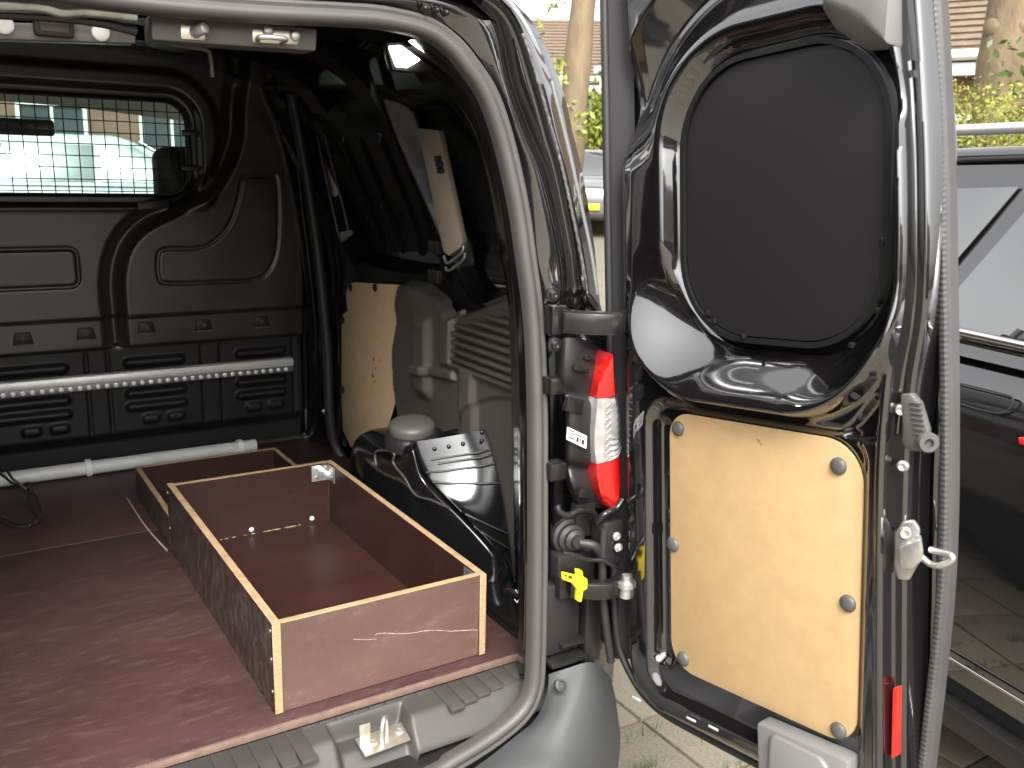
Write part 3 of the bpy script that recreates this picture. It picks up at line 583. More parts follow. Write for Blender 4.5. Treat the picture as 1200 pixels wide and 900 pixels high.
MB().box((.905, 1.30, .56), (.99, 1.62, .62)).build('post_foot', PAINT2, van, bevel=.01)
# load space lamp, lit
ll = empty('load_space_lamp', (0.7141,1.5,1.6932), van)
MB().prism([(0.6872,1.5,1.7074), (0.7078,1.5,1.7106), (0.7449,1.5,1.6902), (0.7205,1.5,1.6757), (0.7012,1.5,1.6756)], (0, .008, 0)).build('lamp_lens', LAMP, ll, bevel=.002)
MB().prism([(0.683,1.508,1.7133), (0.7148,1.508,1.7176), (0.7805,1.508,1.6738), (0.7243,1.508,1.6696), (0.6953,1.508,1.6703)], (0, .02, 0)).build('lamp_housing', BLKG, ll, bevel=.002)

# ------------------------------------------------------------------ rear corner outside the seal
offs = (.004, -.012, .020, .022, -.002, .008)
R_ = [[(0.4124,1.3416,1.7261), (0.4083,1.3267,1.7367), (0.4193,1.3606,1.7563), (0.4207,1.3638,1.7681), (0.4138,1.3402,1.7722), (0.4248,1.3743,1.7926)],
      [(0.5922,1.3431,1.7414), (0.5967,1.3282,1.7517), (0.6219,1.3621,1.7713), (0.6333,1.3653,1.7828), (0.631,1.3421,1.7909), (0.6573,1.3764,1.8143)],
      [(0.6841,1.3424,1.734), (0.7049,1.3287,1.7566), (0.741,1.3625,1.7753), (0.761,1.3653,1.783), (0.7631,1.3417,1.7874), (0.8014,1.3757,1.8072)],
      [(0.7475,1.3392,1.7021), (0.7769,1.3264,1.734), (0.8091,1.3596,1.7463), (0.8333,1.3622,1.7517), (0.8348,1.3382,1.7515), (0.8751,1.3702,1.7516)],
      [(0.7954,1.333,1.6404), (0.8035,1.3173,1.6426), (0.8383,1.3498,1.6485), (0.8734,1.3524,1.6538), (0.8781,1.3284,1.6538), (0.9275,1.3604,1.6539)],
      [(0.8268,1.3251,1.5615), (0.8334,1.3094,1.5641), (0.8727,1.3418,1.5678), (0.9019,1.344,1.5705), (0.9031,1.3201,1.5713), (0.952,1.352,1.5699)],
      [(0.8479,1.3183,1.4933), (0.8665,1.3027,1.4966), (0.9037,1.335,1.4997), (0.9247,1.3371,1.5015), (0.9258,1.3133,1.5032), (0.9741,1.3449,1.4994)],
      [(0.8695,1.3056,1.3662), (0.9009,1.29,1.3696), (0.9358,1.3219,1.369), (0.9538,1.324,1.3699), (0.955,1.3003,1.3733), (1.0086,1.3315,1.3649)],
      [(0.8794,1.2981,1.2907), (0.9058,1.2821,1.2914), (0.9391,1.3136,1.2857), (0.9628,1.3154,1.2842), (0.9659,1.2917,1.287), (1.0202,1.3227,1.2772)],
      [(0.8835,1.294,1.2496), (0.9336,1.3186,1.2364), (0.9553,1.3333,1.2327), (0.9817,1.338,1.2302), (1.0088,1.3378,1.2284), (1.0369,1.3176,1.2264)],
      [(0.887,1.288,1.1902), (0.9422,1.3327,1.1773), (0.9608,1.3375,1.1749), (0.9916,1.3372,1.1722), (1.031,1.3369,1.1689), (1.0676,1.3268,1.1676)],
      [(0.8861,1.273,1.0397), (0.9378,1.3171,1.0209), (0.9566,1.3217,1.017), (0.9877,1.3213,1.0128), (1.0275,1.3207,1.0074), (1.0728,1.3104,1.0039)],
      [(0.8806,1.2545,0.8548), (0.9323,1.2978,0.8282), (0.9513,1.3023,0.8226), (0.9828,1.3016,0.8164), (1.0231,1.3008,0.8084), (1.0734,1.2902,0.8021)],
      [(0.874,1.2387,0.6971), (0.9277,1.2813,0.6633), (0.9468,1.2856,0.6563), (0.9786,1.2848,0.6483), (1.0194,1.2838,0.6381), (1.0577,1.2733,0.6329)],
      [(0.8693,1.2291,0.6009), (0.9248,1.2712,0.5624), (0.944,1.2755,0.5545), (0.9761,1.2745,0.5454), (1.0171,1.2734,0.5338), (1.0473,1.263,0.5302)]]
loft('rear_corner_panel', R_, PAINT, van, n=6, rn=4)
# outer flank and roof edge, running forward from the corner
rows = [[np.array(r[5]), np.array(r[5]) + (.004, .03, 0), np.array(r[5]) + (.05 + .06 * ss(1.1, 1.6, r[5][2]), .25, .002), np.array(r[5]) + (.09 + .07 * ss(1.1, 1.6, r[5][2]), 1.7, .0)] for r in R_[2:]]
loft('flank_skin', rows, PAINT, van, n=5, rn=4)
rows = [[(x, 1.24, z), (x + .03, 1.30, z), (x + .05, 1.5, z), (x + .06, 3.0, z)] for x, z in ((1.0, .56), (.98, .40), (.95, .25))]
loft('flank_lower', rows, PAINT, van, n=3, rn=4)
loft('flank_far', [[(2 * CX - 1.06 + e, 1.3, z), (2 * CX - 1.10 + e, 1.6, z), (2 * CX - 1.11 + e, 3.0, z)] for e, z in ((.06, .25), (0, .6), (.01, 1.1), (.08, 1.4), (.22, 1.68))], PAINT, van, n=4, rn=3)
MB().box((2 * CX - 1.045, 1.36, .6), (2 * CX - 1.03, 2.95, 1.76)).build('side_lining_far', INNER, van)
loft('rear_corner_far', [[(2 * CX - x, y, z), (2 * CX - x - .05, y - .01, z), (2 * CX - x - .24, y + .02, z)] for x, y, z in ((.87, 1.24, .5), (.88, 1.27, 1.1), (.84, 1.31, 1.5), (.72, 1.34, 1.74))], PAINT, van, n=4, rn=3)
# brushed-on sealant along the corner gutter, drip strip
mb = MB(); P_ = curve([(0.8492,1.3364,1.724), (0.8692,1.3312,1.6722), (0.8894,1.3252,1.6122), (0.9102,1.3191,1.5507), (0.9279,1.3128,1.4876), (0.9441,1.306,1.4201), (0.9607,1.299,1.3495), (0.9688,1.2937,1.2972)], 14)
rad = .0022 + .0012 * np.abs(np.sin(np.arange(len(P_)) * .9)) * rng.uniform(.5, 1, len(P_))
P_ = P_ + rng.normal(0, .0005, P_.shape); mb.tube(P_, rad, 8); mb.build('brushed_sealant', pmat('clear_sealant', (.10, .095, .09), .15, ior=1.7, var=(60, .5)), van, smooth=True)
MB().tube(curve([(0.9035,1.3304,1.6543), (0.9258,1.3229,1.5794), (0.947,1.3152,1.5021), (0.9788,1.3026,1.3755), (0.9921,1.2946,1.296)], 8), .0035, 8).build('drip_strip', pmat('bright_drip_strip', (.30, .295, .29), .25, metal=.5), van, smooth=True)
for q in ((0.6642,1.3232,1.7417), (0.6844,1.3231,1.7415), (0.7005,1.3229,1.7394)): MB().lathe(q, (0, -1, .1), [(.004, -.01), (.004, .004), (.002, .006), (.0003, .006)], 10).build('roof_stud', BLKG, van, smooth=True)

# ---- tail light
tl = empty('tail_light', (.96, 1.25, 1.06), van)
def lens(name, rows, mat, bulge=.02, n=10, rib=.0008):
    # rows: (left point, right point) on the rear plane; domed towards the rear and wrapped round the corner
    G = []
    L_ = curve([r[0] for r in rows], 5); Rr = curve([r[1] for r in rows], 5)
    for k, (a, b) in enumerate(zip(L_, Rr)):
        row = [a + (0, .03, 0)]
        for t in np.linspace(0, 1, n):
            p = a * (1 - t) + b * t; p = p + np.array((0, -bulge * math.sin(math.pi * min(1, .08 + t * .72)) + .035 * max(0, t - .55) + (rib * (k % 2) if .3 < t else 0), 0)); row.append(p)
        row.append(b + (.004, .06, 0)); G.append(row)
    return grid(name, np.array(G), mat, tl, autos=40 if rib else 60)
lens('red_lens', [(np.array((0.9606,1.225,1.2072)), np.array((0.9645,1.225,1.2039))), (np.array((0.9512,1.225,1.1781)), np.array((0.9772,1.225,1.1787))), (np.array((0.9454,1.225,1.1485)), np.array((0.9883,1.225,1.1502))), (np.array((0.9447,1.225,1.1273)), np.array((0.993,1.225,1.1344)))], RED)
lens('clear_lens', [(np.array((0.9448,1.225,1.1266)), np.array((0.9931,1.225,1.1336))), (np.array((0.9444,1.225,1.0984)), np.array((1.0026,1.225,1.1023))), (np.array((0.9423,1.225,1.0679)), np.array((1.0087,1.225,1.0671))), (np.array((0.944,1.225,1.0366)), np.array((1.0102,1.225,1.0431))), (np.array((0.9492,1.225,1.0076)), np.array((1.0111,1.225,1.0287)))], CLEAR, rib=.0022)
lens('red_lens', [(np.array((0.9493,1.225,1.0069)), np.array((1.0112,1.225,1.0279))), (np.array((0.9526,1.225,0.9803)), np.array((1.0133,1.225,0.9947))), (np.array((0.9618,1.225,0.95)), np.array((1.0154,1.225,0.9604))), (np.array((0.9745,1.225,0.9284)), np.array((1.0051,1.225,0.9361))), (np.array((0.9848,1.225,0.9168)), np.array((0.9925,1.225,0.9187)))], RED)
mb = MB()
for k in range(9):
    a, b = np.array((0.9518,1.207,1.1184)), np.array((0.9553,1.207,1.0228)); p = a + (b - a) * k / 8
    mb.obox(p + np.array((.012, 0, 0)), (.011, .004, .004), (0, .001, 0), (0, 0, .0011))
mb.build('lens_prism', pmat('lens_prism_grey', (.35, .33, .32), .2), tl)
hs_ = [[(0.8949,1.27,1.2197), (0.8857,1.24,1.2342), (0.9215,1.235,1.2294), (0.9705,1.25,1.2081)], [(0.8919,1.27,1.1629), (0.8813,1.235,1.1738), (0.9136,1.23,1.1687), (0.9584,1.24,1.1532)], [(0.9005,1.27,1.1285), (0.8971,1.25,1.1332), (0.9265,1.245,1.128), (0.9622,1.245,1.1179)],
       [(0.9122,1.27,1.1118), (0.8943,1.235,1.1187), (0.9236,1.23,1.1104), (0.9557,1.24,1.0981)], [(0.9162,1.27,1.0173), (0.8984,1.235,1.0265), (0.9281,1.23,1.0204), (0.9604,1.24,1.0096)], [(0.9134,1.27,0.9955), (0.9138,1.255,0.9997), (0.9443,1.25,0.9901), (0.9674,1.245,0.9848)], [(0.9224,1.27,0.9619), (0.9117,1.24,0.9728), (0.9423,1.24,0.9582), (0.9777,1.245,0.9377)], [(0.9468,1.28,0.9154), (0.936,1.25,0.9271), (0.9633,1.25,0.9157), (0.9949,1.25,0.9067)]]
loft('lamp_housing', hs_, BLKP, tl, n=4, rn=4)
lb = MB().prism([(0.8845,1.2215,1.0839), (0.9271,1.2215,1.0615), (0.9265,1.2215,1.0385), (0.8837,1.2215,1.0613)], (0, .0012, 0)).build('label', LABELW, tl)
a = np.array((0.8843,1.2212,1.084)); e1 = np.array((0.9269,1.2212,1.0616)) - a; e2 = np.array((0.8835,1.2212,1.0614)) - a
mb = MB()
for u0, v0, w, h_ in ((.1, .12, .25, .1), (.1, .34, .3, .08), (.1, .5, .22, .08), (.1, .66, .3, .12), (.45, .2, .4, .1), (.48, .42, .12, .4), (.64, .42, .06, .4), (.74, .42, .14, .4)):
    q = a + e1 * u0 + e2 * v0; mb.add([q, q + e1 * w, q + e1 * w + e2 * h_, q + e2 * h_], [(0, 1, 2, 3)])
mb.build('label_print', INK, tl)
for q, s in (((0.9317,1.232,1.198), (.012, .006, .005)), ((0.9097,1.228,1.1813), (.016, .008, .004)), ((0.9016,1.23,1.1175), (.018, .006, .012)), ((0.9332,1.235,0.9533), (.014, .01, .008))):
    MB().obox(q, (s[0], 0, -s[0] * .3), (0, s[1], 0), (s[2] * .2, 0, s[2])).build('housing_clip', BLKG, tl, bevel=.002)

# ---- brackets, grommet and wiring around the lamp
def block(name, a, b, y, dy, mat, bevel=.003, parent=None):
    a, b = np.array(a), np.array(b); return MB().box((min(a[0], b[0]), y, min(a[2], b[2])), (max(a[0], b[0]), y + dy, max(a[2], b[2]))).build(name, mat, parent or van, bevel=bevel)
block('lamp_bracket', (0.864,1.245,1.1646), (0.8972,1.245,1.1343), 1.245, .03, DSTEEL)
block('lamp_bracket', (0.8664,1.24,1.0128), (0.9003,1.24,0.981), 1.24, .03, DSTEEL)
block('lamp_bracket', (0.9288,1.24,0.9252), (0.9722,1.24,0.8614), 1.245, .02, BLKP)
MB().tube(curve([(0.875,1.23,0.9413), (0.8774,1.225,0.9299), (0.8923,1.22,0.9225), (0.9179,1.22,0.9274), (0.9524,1.225,0.913), (0.9656,1.23,0.8795)], 6), .0065, 8).build('wiring_loom', BLKG, van, smooth=True)
MB().tube(curve([(0.9492,1.21,0.9026), (0.9558,1.2,0.9192), (0.9821,1.2,0.9256), (0.9966,1.2,0.9407)], 6), .006, 8).build('wiring_loom', BLKG, van, smooth=True)
gr = np.array((0.9205,1.235,0.8653)); MB().lathe(gr + (0, .03, 0), (-.1, -1, .05), [(.032, 0), (.032, .012), (.026, .016), (.026, .024), (.019, .028), (.019, .036), (.012, .040), (.011, .048), (.0005, .048)], 24).build('rubber_grommet', RUBD, van, smooth=True, autos=35)
MB().tube(curve([gr + (.0, -.015, 0), gr + (.02, -.03, -.004), gr + (.045, -.025, -.03), gr + (.075, .0, -.035)], 6), .009, 8).build('door_wiring', RUBD, van, smooth=True)
MB().tube(curve([(0.8698,1.2,0.8646), (0.8883,1.195,0.8594), (0.9184,1.19,0.8454), (0.9449,1.185,0.84), (0.9645,1.18,0.828)], 6), .004, 8).build('check_rod', DSTEEL, van, smooth=True)
block('check_box', (0.8829,1.225,0.8411), (0.968,1.225,0.7643), 1.232, .05, BLKP, .006)
block('post_cover', (0.8649,1.225,0.7883), (0.9388,1.225,0.6486), 1.235, .05, BLKP, .006)
block('post_cover_rib', (0.8924,1.22,0.6638), (0.9456,1.22,0.6733), 1.222, .05, BLKG, .003)
block('post_cover_rib', (0.8639,1.215,0.6353), (0.9433,1.215,0.6453), 1.212, .06, BLKG, .003)
block('post_cover', (0.957,1.235,0.7457), (0.9963,1.235,0.6048), 1.24, .04, BLKP, .006)
MB().tube(curve([(0.9573,1.2,0.8916), (0.9571,1.2,0.8267), (0.9628,1.2,0.7592), (0.9746,1.2,0.6886), (0.9883,1.2,0.6244)], 6), .0075, 8).build('drain_hose', RUBD, van, smooth=True)
block('lock_receiver', (0.9569,1.22,0.9009), (1.0045,1.22,0.8171), 1.20, .04, BLKP, .006)
for q in ((0.9812,1.195,0.8758), (0.9864,1.195,0.8535)): MB().lathe(q, (-.2, -1, 0), [(.008, 0), (.008, .004), (.004, .006), (.0004, .004)], 12).build('bolt', STEEL, van, smooth=True)
# ---- hinges
def hinge(name, pts, zc, hz):
    h = empty(name, (pts[0][0], pts[0][1], zc), van)
    MB().box((pts[0][0] - .02, pts[0][1] + .004, zc - hz * 1.5), (pts[0][0] + .012, pts[0][1] + .03, zc + hz * 1.6)).build('mounting_plate', DSTEEL, h, bevel=.003)
    P = curve(pts, 6); MB().sweep(P, [(-.006, -hz), (.006, -hz), (.006, hz), (-.006, hz)], (0, 0, 1)).build('hinge_arm', DSTEEL, h, smooth=True, bevel=.002)
    e = np.array(pts[-1]); MB().cyl(e + (0, 0, -hz * 1.5), (0, 0, 1), .0125, hz * 3, 16).build('knuckle', DSTEEL, h, smooth=True, bevel=.002)
    for dz in (-1, 1): MB().sweep(P, [(-.012, -.003), (.004, -.003), (.004, .003), (-.012, .003)], (0, 0, 1)).build('arm_flange', DSTEEL, h, smooth=True).location.z += dz * hz
    return h
hu = hinge('upper_hinge', [(.885, 1.245, 1.262), (.92, 1.205, 1.262), (.965, 1.19, 1.262), (.995, 1.20, 1.262)], 1.262, .016)
hl = hinge('lower_hinge', [(.90, 1.215, .785), (.935, 1.185, .785), (.965, 1.175, .785), (.992, 1.185, .785)], .785, .013)
for q in ((0.8549,1.235,1.3098), (0.8617,1.235,1.2252)): MB().lathe(q, (-.1, -1, .0), [(.0125, -.004), (.0125, .001), (.0075, .002), (.0075, .007), (.004, .008), (.0005, .006)], 18).build('hinge_bolt', DSTEEL, hu, smooth=True, autos=35)
MB().lathe((.985, 1.165, .80), (0, 0, 1), [(.011, -.03), (.011, -.012), (.016, -.01), (.016, -.002), (.008, 0), (.008, .012), (.0005, .013)], 16).build('hinge_pin', STEEL, hl, smooth=True, autos=35)
ct = empty('check_strap_tag', (0.9056,1.2,0.8023), van)
MB().prism([(0.8678,1.195,0.8305), (0.9088,1.195,0.8133), (0.9116,1.195,0.7948), (0.8684,1.195,0.816)], (0, .008, 0)).build('tag_plate', YEL, ct, bevel=.002)
MB().prism([(0.8951,1.19,0.8312), (0.9064,1.19,0.8271), (0.9088,1.19,0.8153), (0.9184,1.19,0.8083), (0.9194,1.19,0.7902), (0.9102,1.19,0.7874), (0.9074,1.19,0.7669), (0.898,1.19,0.7708), (0.8988,1.19,0.7917), (0.8891,1.19,0.8037), (0.8903,1.19,0.8163), (0.8975,1.19,0.8195)], (0, .012, 0)).build('tag_cross', YEL, ct, bevel=.002)
mb = MB()
for k, x in enumerate((661.5, 664.5, 667.5, 670.5)): pass
mb.prism([(0.8694,1.1945,0.8255), (0.8748,1.1945,0.8267), (0.8752,1.1945,0.8179)], (0, .0004, 0)); mb.prism([(0.8786,1.1945,0.8227), (0.8879,1.1945,0.819), (0.8881,1.1945,0.8141), (0.8789,1.1945,0.8178)], (0, .0004, 0))
mb.build('tag_print', INK, ct)

# ---- bumper corner
pl = curve([(-.45, 1.085), (.30, 1.085), (.62, 1.10), (.80, 1.125), (.90, 1.165), (.965, 1.235), (.995, 1.33), (1.02, 1.50), (1.03, 1.75)], 6)
tn = np.gradient(pl, axis=0); tn /= np.linalg.norm(tn, axis=1)[:, None]; nm = np.stack([tn[:, 1], -tn[:, 0]], 1)
pf = [(-.12, .470), (-.10, .472), (-.055, .472), (-.038, .468), (-.012, .452), (.004, .435), (.010, .42), (.008, .39), (-.004, .345), (-.02, .305), (-.06, .27), (-.12, .27)]
G = np.array([[(p[0] + n[0] * o, p[1] + n[1] * o, z) for o, z in pf] for p, n in zip(pl, nm)])
bu = loft('bumper', G, BUMP, van, n=1, rn=3)
q = np.array((0.8678,1.19,0.6167)); MB().lathe(q, (0, -.85, .5), [(.011, -.006), (.011, .001), (.007, .003), (.006, .001), (.0004, .001)], 16).build('bumper_plug', BUMP, van, smooth=True)
loft('bumper_corner', [[(0.8657,1.225,0.6212), (0.8999,1.215,0.6284), (0.9404,1.205,0.6338), (0.9768,1.215,0.608), (1.0316,1.25,0.5508)], [(0.8599,1.22,0.5879), (0.8752,1.205,0.6015), (0.9152,1.185,0.6102), (0.9627,1.19,0.5899), (1.0254,1.23,0.532)], [(0.8318,1.212,0.5497), (0.8477,1.19,0.5671), (0.8798,1.165,0.5741), (0.9414,1.165,0.5579), (1.02,1.21,0.4971)], [(0.7793,1.208,0.5284), (0.8005,1.18,0.5343), (0.8453,1.145,0.5329), (0.9248,1.145,0.5126), (1.0126,1.19,0.4599)], [(0.7056,1.2,0.5068), (0.7357,1.165,0.5126), (0.8112,1.12,0.5034), (0.9122,1.13,0.4638), (0.9935,1.17,0.413)], [(0.6022,1.19,0.489), (0.6447,1.15,0.4909), (0.7815,1.1,0.4629), (0.8998,1.115,0.4121), (0.9649,1.15,0.3582)], [(0.4953,1.19,0.4673), (0.5468,1.14,0.4733), (0.7629,1.095,0.4075), (0.888,1.11,0.3502), (0.9486,1.15,0.2914)]], BUMP, van, n=5, rn=5)

# ------------------------------------------------------------------ right rear door, swung open
H = np.array((.98, 1.22, .6)); U = np.array((0.1051412, -0.9905691, 0.0878530)); V = np.array((-0.0125862, 0.0870101, 0.9961279)); N = np.array((-0.9943777, -0.1058398, -0.0033191))
def DW(u, v, w=0): return H + np.multiply.outer(np.asarray(u, float), U) + np.multiply.outer(np.asarray(v, float), V) + np.multiply.outer(np.asarray(w, float), N)
def dpts(L, w): return [DW(u, v, w) for u, v in L]
door = empty('rear_door', DW(.3, -.05, -.04), van); door['label'] = 'open black rear door with hardboard panel and blanked window'
ridge_v = [-.1, .117, .31, .486, .60, .71, .869, 1.025, 1.2]; ridge_u = [.572, .566, .560, .556, .562, .574, .570, .556, .535]
uu = np.linspace(0, 1, 230); vv = np.linspace(-.052, 1.25, 450)
gs, gv = np.meshgrid(uu, vv, indexing='ij')
rk = curve(list(zip(ridge_v, ridge_u)), 10); rd = np.interp(gv, rk[:, 0], rk[:, 1])
umin = .045 + np.where(gv < .06, .11 - np.sqrt(np.maximum(0, .11 ** 2 - np.minimum(.11, .06 - gv) ** 2)), 0)
gu = umin + (rd + .034 - umin) * gs
e = np.minimum(-rbox(gu, gv, .045, 2, -.052, 3, .11), 9)
w = np.interp(e, [0, .010, .016, .024, .036, .052, .066, .08, .5], [-.058, -.052, -.030, -.008, -.001, 0, 0, 0, 0])
# window surround: pane sunk on the hinge side, nearly flush on the free side
def wpane(u): return -.024 + .010 * np.clip((np.asarray(u) - .204) / .342, 0, 1)
sp_ = rbox(gu, gv, .190, .546, .638, 1.052, .125); so = rbox(gu, gv, .098, .566, .548, 1.125, .16)
wp = wpane(gu)
t = np.clip((sp_ - .018) / np.maximum(1e-4, (sp_ - .018) - so), 0, 1); t = np.where(so > 0, 1, t)
topw = ss(.90, 1.03, gv)                                  # above the window the frame rolls over: crest close to the pane, falling away upwards
leftw = ss(.25, .17, gu) * ss(.70, .79, gv)               # beside it the frame is flat, with a short steep drop
prof = ss(0, 1, t) * .4 + .6 * t
prof = prof * (1 - leftw) + leftw * np.interp(sp_, [.016, .026, .032, .04, .09, .12], [0, .80, .97, 1, 1, 1])
botw = ss(.74, .60, gv)                                   # below the window the surround swells into a broad sill that faces the sky
bev = wp * (1 - prof) + botw * (.034 * prof - .012 * (1 - prof)) * ss(.020, -.004, so)
roll = np.interp(sp_, [0, .018, .028, .036, .042, .3], [-1, -1, -.30, -.06, 0, 0]) * -wp + np.interp(sp_, [0, .042, .05, .062, .110, .122, .175, .3], [0, 0, -.003, -.012, -.054, -.056, -.018, -.010]) * ss(.53, .42, gu)
w = (w + bev) * (1 - topw) + (np.minimum(w, 0) + roll) * topw
w += np.interp(gu - rd, [-.04, -.011, -.007, -.003, .001, .005, .008, .022, .027, .031, .04], [0, 0, .0045, .005, .0045, -.005, -.014, -.007, -.014, -.050, -.058])
w += .08 * np.clip(gu - .48, 0, .10) * ss(.006, -.002, gu - rd)
w -= .006 * ss(.006, -.004, sp_ - .012)
# lower recess for the panel
sr = rbox(gu, gv, .128, .532, .012, .530, .045)
w -= .012 * ss(.008, -.012, sr)
sr2 = rbox(gu, gv, .128, .172, .06, .50, .02); w -= .016 * ss(.004, -.014, sr2)
# triangular pocket near the latch
tri = poly(gu, gv, curve([(.487, .524), (.512, .547), (.540, .582), (.548, .575), (.545, .53), (.535, .518), (.50, .517)], 4, True)); w -= .014 * ss(.003, -.008, tri)
# vertical bead on the hinge side
w += .0 * ss(.012, .002, np.abs(gu - .112)) * ss(-.0, .10, gv) * ss(.60, .5, gv)
inner = grid('inner_skin', DW(gu, gv, w), PAINT, door, autos=80)
# outer skin and edges
ow = []
ol = [(.0, 1.25), (.0, .06), (.03, -.02), (.10, -.065), (.40, -.068), (.585, -.068), (.60, .3), (.59, .9), (.55, 1.25)]
mb = MB(); mb.prism(dpts(ol, -.062), N * -.035); mb.build('outer_skin', PAINT, door, bevel=.008)
# hinge-side closing face
G = np.array([[DW(.004, v, -.062), DW(.002, v, -.03), DW(.018, v, -.024), DW(.040, v, -.048), DW(.052, v, -.057)] for v in np.linspace(.02, 1.26, 12)])
loft('hinge_edge', G, MATTE, door, n=2, rn=3)
MB().tube(curve([DW(.016, v, -.026) for v in (1.26, .8, .5, .25, .10)] + [DW(.030, .02, -.032), DW(.10, -.045, -.038), DW(.25, -.056, -.04), DW(.56, -.056, -.04)], 10), .0072, 8).build('door_edge_seal', RUBD, door, smooth=True)
# window blank
rg = ring(.198, .538, .646, 1.044, .118, 14)
n_ = 26; G = []
pc = np.array((.368, .845)); rgA = np.array(rg)
for k in np.linspace(0, 1, 9)[1:]:
    G.append([DW(*(pc + (p - pc) * k), wpane((pc + (p - pc) * k)[0]) + .004 - .003 * k * k) for p in rgA])
V_ = [DW(*pc, wpane(pc[0]) + .004)] + [p for r in G for p in r]; m_ = len(rgA)
F_ = [(0, 1 + i, 1 + (i + 1) % m_) for i in range(m_)] + [(1 + k * m_ + i, 1 + (k + 1) * m_ + i, 1 + (k + 1) * m_ + (i + 1) % m_, 1 + k * m_ + (i + 1) % m_) for k in range(7) for i in range(m_)]
wb = mesh('window_blank', V_, F_, MATTE, door, smooth=True)
MB().sweep([DW(*p, wpane(p[0]) + .001) for p in ring(.192, .544, .640, 1.050, .123, 14)], [(-.004, -.003), (.004, -.003), (.004, .006), (-.004, .006)], N, closed=True).build('blank_trim', BLKG, door, smooth=True)
for u, v in ((.242, .684), (.312, .652), (.255, .672), (.495, .652), (.532, .70), (.536, .79)):
    MB().box((-.004, -.003, -.004), (.004, .003, .004)).build('trim_clip', BLKG, door, bevel=.001).location = tuple(DW(u + .004, v - .006, wpane(u) + .008) - WL[door.name])
# hardboard panel with six plastic screw caps
def ring4(x0, x1, y0, y1, r, n=9):       # radii: top right, top left, bottom left, bottom right
    out = []
    for cx, cy, a0, q in ((x1 - r[0], y1 - r[0], 0, r[0]), (x0 + r[1], y1 - r[1], 90, r[1]), (x0 + r[2], y0 + r[2], 180, r[2]), (x1 - r[3], y0 + r[3], 270, r[3])):
        for t in np.radians(np.linspace(a0, a0 + 90, n)): out.append((cx + q * np.cos(t), cy + q * np.sin(t)))
    return out
rg = ring4(.1740, .5225, .0705, .5145, (.060, .040, .050, .046))
pn = MB().prism(dpts(rg, -.0085), N * .0045).build('hardboard_panel', MDF, door, bevel=.001)
for u, v in ((0.1936,0.4885), (0.4859,0.4775), (0.1807,0.2884), (0.5052,0.2837), (0.2019,0.0925), (0.4952,0.0879)):
    MB().lathe(DW(u, v, -.0045), N, [(.0125, 0), (.0125, .0025), (.0105, .0052), (.006, .0066), (.0005, .007)], 20).build('screw_cap', CAPG, door, smooth=True)
mb = MB()
for u, v, r in ((.352, .492, .003), (.356, .488, .002), (.349, .494, .0016)): mb.cyl(DW(u, v, -.0041), N, r, .0003, 8)
mb.build('panel_knock', pmat('panel_knock_dark', (.30, .17, .06), .8), door)
# ribbed closing seal along the free edge
sv = np.linspace(-.05, 1.25, 950); su = np.interp(sv, [-.05, .10, .20, .32, .43, .61, .865, 1.06, 1.25], [.597, .606, .613, .620, .620, .613, .598, .581, .558])
su = np.convolve(np.pad(su, 40, 'edge'), np.ones(81) / 81, 'valid')
G = []
pr = [(-.009, -.022), (-.0095, -.006), (-.0075, -.001), (-.003, .001), (.0005, .001), (.002, -.001), (.0035, -.003), (.006, -.004), (.008, -.009), (.0085, -.022)]
for k, (a, b) in enumerate(zip(su, sv)):
    q = .0005 * math.sin(b / .0072 * 2 * math.pi)
    G.append([DW(a + p, b, -.036 + r + (q if -.008 < p < .0022 else 0)) for p, r in pr])
grid('ribbed_seal', np.array(G), RUBC, door, autos=50)
# latch side: lever, striker, reflector, covers
lv = empty('release_lever', DW(.592, .55, -.03), door)
P = [(0.5721,0.5878), (0.587,0.5906), (0.5976,0.5796), (0.6089,0.5478), (0.6107,0.5303), (0.6034,0.5168), (0.5851,0.515), (0.5755,0.5249), (0.5772,0.5433)]
base = MB().prism(dpts(P, -.016), N * .014).build('lever_arm', CAPG, door, bevel=.003)
bpy.data.objects.remove(lv)
MB().lathe(DW(*(0.6071,0.5299), -.008), N * .7 + U * .7, [(.0135, 0), (.0135, .007), (.0115, .010), (.006, .010), (.0055, .004), (.0005, .004)], 20).build('lever_pivot', CAPG, door, smooth=True, autos=35)
for k in range(7):
    a = DW(*(0.5869,0.5789), -.0015); b = DW(*(0.5929,0.5397), -.0015); c = a + (b - a) * k / 6
    MB().obox(c + U * .008, U * (.0085 - .0003 * k), V * .0013, N * .0022).build('grip_ridge', CAPG, door, bevel=.0006)
for q in ((0.5717,0.5664), (0.5766,0.493)): MB().lathe(DW(*q, -.008), N * .9 + U * .3, [(.0075, -.004), (.0075, .003), (.005, .006), (.0004, .004)], 12).build('screw', STEEL, door, smooth=True, autos=35)
P = [(0.5687,0.4027), (0.5776,0.4188), (0.5927,0.4246), (0.6011,0.415), (0.6006,0.3662), (0.5898,0.3422), (0.5732,0.3387), (0.5677,0.3575)]
sk = MB().prism(dpts(P, -.012), N * .010 + U * .004).build('striker_plate', STEEL, door, bevel=.003)
P = [(0.576,0.3892), (0.6056,0.4092), (0.6099,0.3828), (0.5945,0.3637), (0.578,0.3627)]
MB().prism(dpts(P, -.006), N * .024 + U * .012).build('striker_block', STEEL, door, bevel=.004)
MB().lathe(DW(*(0.5863,0.4057), -.003), N + U * .4, [(.0085, -.003), (.0085, .002), (.006, .004), (.003, .001), (.0004, .001)], 16).build('striker_screw', ZINC, door, smooth=True, autos=35)
